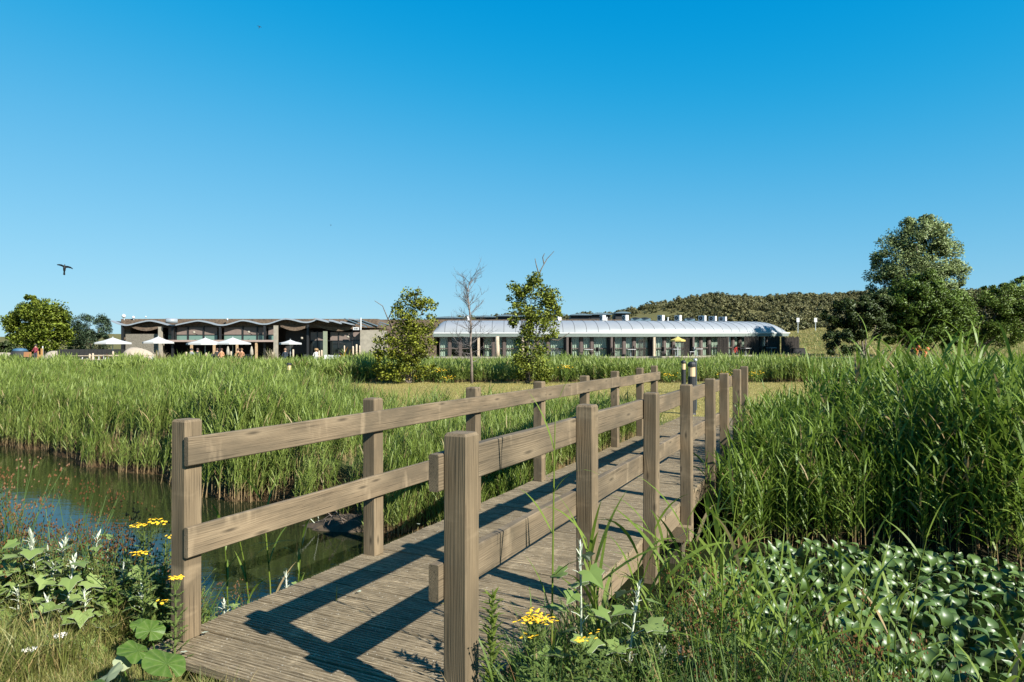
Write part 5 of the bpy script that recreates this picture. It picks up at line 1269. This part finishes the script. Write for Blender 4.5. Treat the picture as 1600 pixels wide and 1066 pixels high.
# single reeds in front
def near_reed(name, label, cat, x, y, h, seed, lean=0.0, group=None, lw=.024, nl=9, z=None, laz=None, mat='reed'):
    r_ = random.Random(seed); p0 = gp(x, y) if z is None else Vector((x, y, z)); t = thing(name, label, cat, p0, 0, group)
    az = r_.uniform(0,6.28) if laz is None else laz; pt = lambda q: Vector((lean*h*q*q*math.cos(az), lean*h*q*q*math.sin(az), h*q))
    mb = MB(); mb.tint = .7; mb.tube([pt(0), pt(.12)], [.0055,.005], 5, False); mb.tint = .15; mb.tube([pt(.12), pt(.35)], [.005,.0046], 5, False); mb.tint = 0; mb.tube([pt(.35), pt(.7), pt(.97)], [.0046,.0038,.002], 5, False); mb.build('stem', M[mat], t)
    a0 = r_.uniform(0,6.28)
    for q in range(nl):
        u = .18+.78*q/(nl-1); mb = MB(); mb.tint = .9 if r_.random() < .06 else 0
        L_ = r_.uniform(.26,.46)*(1.1-.45*abs(u-.6)); mb.blade(pt(u), a0+math.pi*(q % 2)+r_.gauss(0,.5), r_.uniform(.75,1.3), L_, lw*r_.uniform(.75,1.15), r_.uniform(.4,1.9), 7, .5, r_.uniform(-.6,.6)); mb.build('leaf', M[mat], t)
    return t
near_reed('reed_stalk', 'single tall thin reed standing in front of the railing between the two nearest right posts', 'reed', gx(862,3.0), 3.0, 1.42, 1, .02, None, .013, 7)
G_ = 'reeds on the near bank right of the footbridge'
rn = random.Random(44); spec = [(942,3.3,.66),(1000,3.3,.60),(1022,3.7,.86),(1035,3.5,.78),(1062,3.75,1.0),(1065,3.5,.85),(1090,3.8,1.05),(1110,3.6,.95),(1130,3.9,1.1),(1150,3.7,.95),(1175,3.9,.95),(1200,3.6,.8),(1225,3.9,.9),(1075,4.2,1.15),(1105,4.4,1.2),(940,3.2,.72),(1030,3.1,.62),(1160,3.2,.6),(1215,3.2,.62),(1250,3.4,.7),(1330,3.5,.62)]
for i, (px, y, h) in enumerate(spec):
    near_reed('reed_stalk', ('tall ' if h > .9 else 'short ' if h < .7 else '')+'broad-bladed reed on the near bank '+('at the foot of the second right post' if px < 1010 else 'in front of the third right post' if px < 1045 else 'in front of the fourth right post' if px < 1095 else 'right of the fifth right post' if px < 1140 else 'at the left rim of the floating leaves' if px < 1240 else 'in front of the floating leaves'), 'reed', gx(px, y), y, h*1.05, 50+i, rn.uniform(.05,.25), G_, .021, 9, mat='reed')
for px, y, h, lb in ((1415,4.4,1.10,'tall upright reed with one long horizontal leaf rising from the floating leaves'),(1425,3.5,.95,'reed with pale leaves in front of the floating leaves near the right bottom'),(1545,3.4,.8,'arching reed at the lower right corner over the floating leaves'),(1385,3.9,.85,'slim reed leaning left among the floating leaves')):
    near_reed('reed_stalk', lb, 'reed', gx(px,y), y, h, px, .12, None, .024, 7, z=WZ-.1 if y > 3.7 else None)
for px, y, h, lb in ((358,4.75,.90,'green reed with one raised blade just right of the first left post'),(392,5.0,.80,'dark thin reed in the water between the first and second left posts'),(425,5.1,1.0,'tallest reed rising from the water between the first two left posts'),(465,5.4,.62,'short reed nearest the second left post over the water')):
    near_reed('reed_stalk', lb, 'reed', gx(px,y), y, h, px, .12, None, .02, 6, z=-.58)
cS = coll('single_reeds', [reed_clump(400+i, 1, .02, 1.0, .1, M['reed'], 6, .020, 9, (.26,.46)) for i in range(8)])
x, y = spots(230, .75, 3.0, 2.5, 4.9, lambda x, y: (inside(x,y) < .35) & (bx_(x,y) > 2.25+.25*(y < 3.6)) & (x > .24*y))
n = len(x); print('near reeds', n)
scatter('reeds', onground(x, y), np.stack([rng.normal(0,.12,n), rng.normal(.03,.12,n), rng.uniform(0,6.28,n)], 1), rng.uniform(.45,1.0,n), cS, 'thin stand of young reeds among the weeds of the near right bank', 'reeds')
def leafy(seed, h, ns, nl, size):
    r_ = random.Random(seed); mb = MB()
    for _ in range(ns):
        a0 = r_.uniform(0,6.28); ln = r_.uniform(.05,.35); x0, y0 = r_.gauss(0,.04), r_.gauss(0,.04); hh_ = h*r_.uniform(.6,1.05); pt = lambda u: Vector((x0+ln*hh_*u*u*math.cos(a0), y0+ln*hh_*u*u*math.sin(a0), hh_*u))
        mb.tint = .3; mb.tube([pt(0), pt(.5), pt(1)], [.0035,.0028,.0015], 3, False); mb.tint = 0; a = r_.uniform(0,6.28)
        for q in range(nl):
            a += 2.4+r_.uniform(-.3,.3); u = .12+.88*q/(nl-1); L_ = size*(1.25-.7*u)*r_.uniform(.75,1.2); mb.tint = .5 if r_.random() < .04 else 0
            mb.blade(pt(u), a, r_.uniform(.0,.8), L_, L_*.42, r_.uniform(.3,1.1), 3, .35, r_.uniform(-.4,.4))
    return proto('leafy_herb', mb.mesh('leafy_herb', M['herb']))
cL = coll('leafy_herbs', [leafy(500+i, .55, 4, 15, (.085,.06,.045)[i % 3]) for i in range(9)])
x, y = spots(2300, -4.8, -1.9, 3.75, 5.2, lambda x, y: (inside(x,y) < .02) & (inside(x,y) > -.95) & (bx_(x,y) < -.22))
n = len(x); print('herbs left', n)
scatter('leafy_herbs', onground(x, y), np.stack([rng.normal(0,.15,n), rng.normal(0,.15,n), rng.uniform(0,6.28,n)], 1), rng.uniform(.45,1.05,n), cL, 'dark leafy herbs in a dense strip along the near bank left of the footbridge', 'herbs')
x, y = spots(2600, .1, 3.2, 1.8, 4.4, lambda x, y: (inside(x,y) < .0) & (bx_(x,y) > 1.92) & (x < y*.8+.2))
n = len(x); print('herbs right', n)
scatter('leafy_herbs', onground(x, y), np.stack([rng.normal(0,.15,n), rng.normal(0,.15,n), rng.uniform(0,6.28,n)], 1), rng.uniform(.3,.85,n)*np.where(bx_(x,y) < 2.2, .7, 1), cL, 'leafy herbs tangled on the near bank right of the footbridge', 'herbs')
# white poplar suckers
def lobed(seed, s):
    r_ = random.Random(seed); out = []
    for i, (a, r) in enumerate(((-90,.10),(-55,.55),(-30,.80),(-8,.62),(22,1.0),(45,.72),(68,.80),(90,1.22),(112,.80),(135,.72),(158,1.0),(188,.62),(210,.80),(235,.55))):
        a = R(a+r_.uniform(-4,4)); r *= r_.uniform(.9,1.08)*.5*s; out.append((r*math.cos(a), .42*s+r*math.sin(a)))
    return out
def leaf_pair(seed, s):
    pts = lobed(seed, s); n = len(pts); mb = MB(); f = lambda x, y: .12*abs(x)-.9*(y*y)/max(s,.01)*.22
    vs_ = [(0,.40*s,f(0,.4*s))]+[(x,y,f(x,y)) for x, y in pts]
    mb.cur = 0; mb.add(vs_, [(0,1+i,1+(i+1)%n) for i in range(n)])
    mb.cur = 1; mb.add([(x,y,z-.0012) for x,y,z in vs_], [(0,1+(i+1)%n,1+i) for i in range(n)])
    return mb.mesh('leaf', [M['poplar_top'], M['poplar_white']])
pl_ = [leaf_pair(i, s) for i, s in enumerate((.075,.065,.085,.055,.08,.06))]
def poplar(label, px, Z, pyt, seed, lean=0.0, nl=14, tipw=.8, big=1.0):
    x = gx(px, Z); p0 = gp(x, Z); t = thing('poplar_sapling', label, 'sapling', p0, 0, 'white poplar suckers'); h = gz(pyt, Z)-p0.z; r_ = random.Random(seed)
    pt = lambda q: Vector((lean*h*q*q, .03*math.sin(q*4+seed), h*q)); mb = MB(); mb.tube([pt(q/6) for q in range(7)], [.0068,.006,.0055,.005,.0045,.004,.0035], 6); mb.build('stem', M['poplar_white'], t, True)
    a = r_.uniform(0,6.28)
    nl = int(nl*1.5)
    for q in range(nl):
        u = .12+.80*q/(nl-1); a += 2.4+r_.uniform(-.4,.4); p = pt(u); ln = r_.uniform(.035,.07)*(1.2-u*.6)
        e = p+Vector((math.cos(a)*ln, math.sin(a)*ln, ln*.55)); s_ = (2.0-.85*u)*big*r_.uniform(.85,1.15)
        o = link('leaf', pl_[r_.randrange(6)], t); o.location = e; o.scale = (s_,)*3; o.rotation_euler = Euler((r_.uniform(-.45,.45), r_.uniform(-.35,.35), a-math.pi/2))
        mb = MB(); mb.tube([p, p.lerp(e,.5)+Vector((0,0,.004)), e], [.0022,.0018,.0014], 4); mb.build('leaf_stalk', M['poplar_white'], t)
    mb = MB()
    for q in range(13):
        u = .80+.2*q/12; a += 2.3; mb.blade(pt(u), a, r_.uniform(.9,1.35), r_.uniform(.026,.05)*tipw, .012*tipw, r_.uniform(-.3,.8), 3, .6, r_.uniform(-.5,.5))
    o = mb.build('downy_tip', M['poplar_white'], t); o['kind'] = 'stuff'
for a in (('tallest silvery white poplar sucker in the lower left',60,3.9,832,1,-.03,18,1.35,1.25),('white-tipped poplar sucker second from the left',105,4.0,838,2,.0,16,1.2,1.1),('white-tipped poplar sucker in front of the second one',112,3.75,872,3,.02,15,1.25,1.1),('white-tipped poplar sucker standing right of the others at left',140,4.05,836,4,.05,16,1.2,1.15),('short white poplar sucker low at the left edge',22,3.75,925,5,.05,10,1.0,1.0),('short white poplar sucker low among the dark weeds at left',78,3.65,935,6,.0,9,1.0,.9),('leafy green sucker with few white hairs behind the four white ones',160,4.2,850,17,.03,20,.5,1.35),('thin white poplar sucker between the ragwort and the first post',222,3.75,915,7,.06,9,1.0,.6),('white-leaved sucker standing by the second right post over the deck edge',908,3.0,845,8,-.01,12,1.1,1.25),('leaning white-stemmed sucker right of the deck edge',975,3.0,915,9,.12,12,1.1,1.3),('small pale sucker low beside the leaning one',1032,2.95,1022,10,.05,8,1.3,1.1),('small pale sucker right of the other low pale sucker',1060,2.95,1024,11,.05,8,1.3,1.1),('leafy poplar sucker low between the tallest and the second white one',85,3.85,880,21,.03,18,.7,1.3),('leafy poplar sucker at the left edge above the dry grass',38,3.9,880,22,-.04,18,.8,1.3),('leafy green poplar sucker right of the white-tipped four',185,3.9,880,23,.04,18,.6,1.25),('leafy poplar sucker low in front of the white-tipped group',128,3.65,925,24,.03,16,.6,1.2),('leafy poplar sucker behind the white-tipped group',75,4.3,850,25,.02,18,.8,1.3),('tiny silver sprig at the left deck edge between the first two posts',445,4.55,895,12,.02,9,1.0,.9),('tiny silver sprig at the left deck edge close to the first post',350,4.1,938,13,.05,8,1.0,.8)):
    poplar(*a)
# ragwort
def ragwort(name, label, cat, px, Z, pyt, seed, heads, lean=0.0, dens=46, spike=False, sp=.06):
    x = gx(px, Z); p0 = gp(x, Z); t = thing(name, label, cat, p0, 0); h = gz(pyt, Z)-p0.z; r_ = random.Random(seed); pt = lambda q: Vector((lean*h*q, .02*math.sin(3*q), h*q))
    mb = MB(); mb.tube([pt(q/4*.97) for q in range(5)], [.0055,.005,.0045,.004,.0028], 5); mb.build('stem', M['ragleaf'], t)
    mb = MB()
    for q in range(dens):
        u = .04+.9*(q/dens); a = q*2.4+r_.uniform(-.3,.3); p = pt(u); L_ = (.13-.085*u)*r_.uniform(.8,1.2); el = r_.uniform(.15,.8)
        if spike: mb.blade(p, a, r_.uniform(.35,.9), .105*(1.1-.6*u), .019, r_.uniform(.3,.9), 4, .6); continue
        d = Vector((math.cos(a)*math.cos(el), math.sin(a)*math.cos(el), math.sin(el)))
        mb.blade(p, a, el, L_, .010, .5, 3, .6)
        for w_ in range(1,5):
            for sg_ in (-1,1): mb.blade(p+d*L_*w_/5.5, a+sg_*r_.uniform(.8,1.2), el*.6+r_.uniform(-.2,.3), L_*.36*(1.15-w_*.14), .012, .5, 2, .6)
    o = mb.build('foliage', M['ragleaf'] if not spike else M['fresh'], t); o['kind'] = 'stuff'
    for (dx, dz, n) in heads:
        c = pt(1.0)+Vector((dx, r_.uniform(-.02,.02), dz)); mb = MB(); st_ = MB()
        for q in range(n):
            a = q*2.4; rr_ = sp*.55*math.sqrt((q+.5)/n); e = c+Vector((rr_*math.cos(a), rr_*math.sin(a), r_.uniform(-.006,.008)))
            st_.tube([pt(.86)+Vector((dx*.4,0,dz*.5)), e-Vector((0,0,.004))], .0011, 3, False)
            m = 9; ro = .0098*r_.uniform(.8,1.15); tx, ty = r_.uniform(-.4,.4), r_.uniform(-.4,.4); vs_ = [e+Vector((0,0,.003))]
            for w_ in range(m*2):
                an = math.pi*w_/m; ra = ro*(1 if w_ % 2 == 0 else .55); vs_.append(e+Vector((ra*math.cos(an), ra*math.sin(an), ra*(tx*math.cos(an)+ty*math.sin(an)))))
            mb.add(vs_, [(0,1+w_,1+(w_+1)%(2*m)) for w_ in range(2*m)])
        f = mb.build('flower_cluster', M['yellow'], t); st_.build('flower_stalks', M['ragleaf'], f)
ragwort('ragwort_plant', 'yellow-flowered ragwort left of the first post over the water', 'ragwort', 222, 3.62, 824, 1, [(-.03,.01,18),(.05,.03,12),(-.02,-.13,14),(.09,.03,6)], .02, 60, False, .075)
ragwort('ragwort_plant', 'dark shaded ragwort touching the first left post with few flowers', 'ragwort', 252, 4.0, 838, 2, [(.03,.0,7)], .04, 60)
ragwort('ragwort_plant', 'ragwort with yellow heads growing against the foot of the first left post', 'ragwort', 272, 3.42, 908, 3, [(.0,.01,18),(-.06,-.10,6)], .01, 34)
ragwort('ragwort_plant', 'large bright yellow ragwort at the deck edge right of the nearest post', 'ragwort', 835, 2.58, 968, 4, [(-.012,.0,20),(.03,.0,12),(-.045,-.005,5),(.0,.025,7),(.06,-.005,7),(-.02,-.06,6)], .0, 50)
ragwort('ragwort_plant', 'ragwort in bud with one small yellow head right of the large one', 'ragwort', 905, 2.72, 1000, 5, [(.0,.0,9),(.05,.03,4)], .02, 50)
ragwort('fleabane_plant', 'narrow-leaved green plant standing close against the right side of the nearest post', 'weed', 766, 3.0, 915, 7, [], .02, 95, True)
ragwort('weed_plant', 'leafy green weed at the bottom edge right of the large ragwort', 'weed', 930, 2.55, 1010, 8, [], .04, 60)
ragwort('weed_plant', 'feathery green weed at the bottom edge below the large ragwort', 'weed', 852, 2.45, 1030, 9, [], .0, 60)
# far flowers dots: tall yellow weeds beyond the lawn
for i, (px, py, Z) in enumerate(((688,577,30.1),(653,587,29.8),(638,590,29.7),(700,589,29.6),(884,572,30.2),(1130,584,30),(1150,583,30.1),(1182,582,30.3),(1045,585,30),(1010,583,30.2))):
    t = thing('yellow_weed', ['yellow-flowered weed at the foot of the yellowing shrub','yellow-flowered weed low right of the yellowing shrub','yellow-flowered weed nearest the second left post top','yellow-flowered weed between the shrub and the bare sapling','yellow-flowered weed right of the green shrub','yellow-flowered weed right of the large bollard','yellow-flowered weed further right of the large bollard','yellow-flowered weed behind the last right posts','yellow-flowered weed left of the slim bollard','yellow-flowered weed at the end of the left railing'][i], 'weed', gp(gx(px,Z),Z)); h = gz(py,Z)-t.location.z; r_ = random.Random(i)
    mb = MB()
    for q in range(40): mb.blade((r_.gauss(0,.12),r_.gauss(0,.12),r_.uniform(0,h*.7)), r_.uniform(0,6.28), r_.uniform(.6,1.4), h*.35, .05, .5, 2)
    o = mb.build('foliage', M['herb'], t); o['kind'] = 'stuff'; mb = MB()
    for q in range(26):
        c = Vector((r_.gauss(0,.16), r_.gauss(0,.12), h+r_.gauss(-.04,.05))); s_ = r_.uniform(.02,.04); mb.add([c+Vector((s_,0,0)),c+Vector((0,s_,.01)),c+Vector((-s_,0,0)),c+Vector((0,-s_,.01)),c+Vector((0,0,s_))], [(0,1,4),(1,2,4),(2,3,4),(3,0,4)])
    o = mb.build('flowers', M['yellow'], t); o['kind'] = 'stuff'
# butterbur-like round leaves
def round_leaf(seed, s):
    r_ = random.Random(seed); mb = MB(); n = 22; vs_ = [(0,0,0)]
    for ring in (.5,1.0):
        for i in range(n):
            a = -math.pi/2+R(9)+(2*math.pi-R(18))*i/(n-1); w = 1+(.05*math.sin(7*a+seed)+.03*math.sin(19*a))*(ring == 1); r = s*ring*w
            vs_.append((r*math.cos(a), r*math.sin(a)+.15*s*ring, s*(.10*ring*ring*math.sin(3*a+seed)+.05*math.sin(6*a)*ring-.10*ring*ring)))
    fs = [(0,1+i,2+i) for i in range(n-1)]+[(1+i,1+n+i,2+n+i,2+i) for i in range(n-1)]
    mb.add(vs_, fs); return mb.mesh('leaf', M['butter'], True)
t = thing('butterbur_plant', 'low plant of large round bright green leaves at the foot of the first left post', 'leafy plant', gp(gx(225,3.15),3.15))
for i, (px, py, Z, s_, rx, ry, rz, wh) in enumerate(((236,985,3.35,.082,.5,.25,.3,0),(217,1016,3.15,.095,.35,-.3,2.2,0),(262,1036,3.0,.115,.45,.15,1.1,0),(170,1056,3.0,.075,.6,-.3,-.5,1),(193,1035,3.1,.05,.9,.3,.4,1),(232,1062,2.95,.07,.3,.2,2.8,0),(222,975,3.4,.06,.3,0,.9,0),(250,1062,2.9,.06,.4,-.2,4.0,0),(160,1065,2.95,.06,.3,.2,1.9,0))):
    o = link('leaf', round_leaf(i, s_*.80), t); p = at(px, py, Z); p.z = max(p.z, float(height(p.x,p.y))+.04); o.location = p-t.location; o.rotation_euler = (rx, ry, rz)
    if wh: o.data = o.data.copy(); o.data.materials[0] = M['pale_leaf']; o['label'] = 'pale folded leaf'
    mb = MB(); q = gp(p.x+.02, p.y+.02)-t.location; mb.tube([q, q.lerp(p-t.location,.6)+Vector((.01,0,.01)), p-t.location], [.004,.0035,.003], 5); mb.build('leaf_stalk', M['butter'], t)
# yarrow heads, fallen leaves, dead stalk
for px, py, Z, lb in ((92,991,3.5,'white flat flower head in the dry grass below the poplar suckers'),(45,1013,3.35,'lower white flat flower head in the dry grass at the left')):
    p = at(px, py, Z); b0 = gp(p.x, p.y); t = thing('yarrow_plant', lb, 'flower', b0, 0); h = max(.1, p.z-b0.z); mb = MB(); mb.tube([(0,0,0),(.01,0,h)], .0022, 4); mb.build('stem', M['ragleaf'], t); r_ = random.Random(px); mb = MB()
    for q in range(40):
        a = q*2.4; rr_ = .032*math.sqrt(q/40); mb.lathe([(.002,0),(.0052,.002),(.003,.004)], c=(.01+rr_*math.cos(a), rr_*math.sin(a), h+r_.uniform(-.002,.003)-rr_*.15), n=5)
    o = mb.build('flower_head', M['white_fl'], t); o['kind'] = 'stuff'
for px, py, lb, m in ((561,928,'pale fallen leaf on the deck beyond the long rail shadow','poplar_white'),(655,820,'small pale fallen leaf near the foot of the second left post','poplar_white'),(316,990,'pale fleck of leaf at the foot of the first left post','poplar_white'),(288,1019,'white curled leaf beside the deck corner','poplar_white'),(690,946,'small yellow-brown fallen leaf on the deck left of the nearest post','lawn_blade'),(565,957,'tiny yellow-brown fallen leaf on the deck inside the shadow frame','lawn_blade')):
    Z = FPX*CAMZ/(py-540)*.997; p = at(px, py, Z); p.z = max(.006, float(height(p.x,p.y))+.02 if px < 300 else .006); o = link('fallen_leaf', pl_[px % 6].copy(), None, p); o.scale = (.55,.55,.35) if m == 'poplar_white' else (.28,)*3; o.rotation_euler = (math.pi if m == 'poplar_white' else 0, .1, px*.7); o.location.z += .012; tag(o, lb, 'leaf')
    if m != 'poplar_white': o.data.materials[0] = M[m]; o.data.materials[1] = M[m]
t = thing('deck_sprout', 'small green grass sprout growing out of a deck gap', 'grass sprout', at(526, 937, FPX*CAMZ/(937-540))); mb = MB()
for q in range(4): mb.blade((0,0,-.02), q*1.7, 1.35, .08+.02*q, .008, .3, 3, .7)
mb.build('blades', M['grass'], t)['kind'] = 'stuff'
t = thing('mud_bank', 'brown mud and dead stems at the water edge behind the second left post', 'mud bank', (gx(545,8.15), 8.15, WZ)); r_ = random.Random(8); mb = MB(); n = 18
ringp = []
for q in range(4):
    for s_ in range(n):
        a = 2*math.pi*s_/n; f = (1-q*.28)*(1+.15*math.sin(3*a)+.1*math.sin(5*a+1)); ringp.append((.75*f*math.cos(a), .28*f*math.sin(a), -.08+.075*q+r_.uniform(-.015,.015)))
mb.add(ringp, [(q*n+s_, q*n+(s_+1)%n, (q+1)*n+(s_+1)%n, (q+1)*n+s_) for q in range(3) for s_ in range(n)]+[tuple(3*n+s_ for s_ in range(n))]); mb.build('mud', plain('wet_mud', (.045,.030,.015), .9, vary=.5, scale=14), t)
for q in range(14):
    mb = MB(); a = r_.uniform(-.6,.6); p = Vector((r_.uniform(-.5,.4), r_.uniform(-.25,.1), .08)); e = p+Vector((math.sin(a)*.35, -.05, r_.uniform(.05,.3))); mb.tube([p, p.lerp(e,.5)+Vector((0,0,.02)), e], .005, 4); mb.build('dead_stem', M['poplar_white'] if q % 7 == 0 else M['bark_pale'], t)
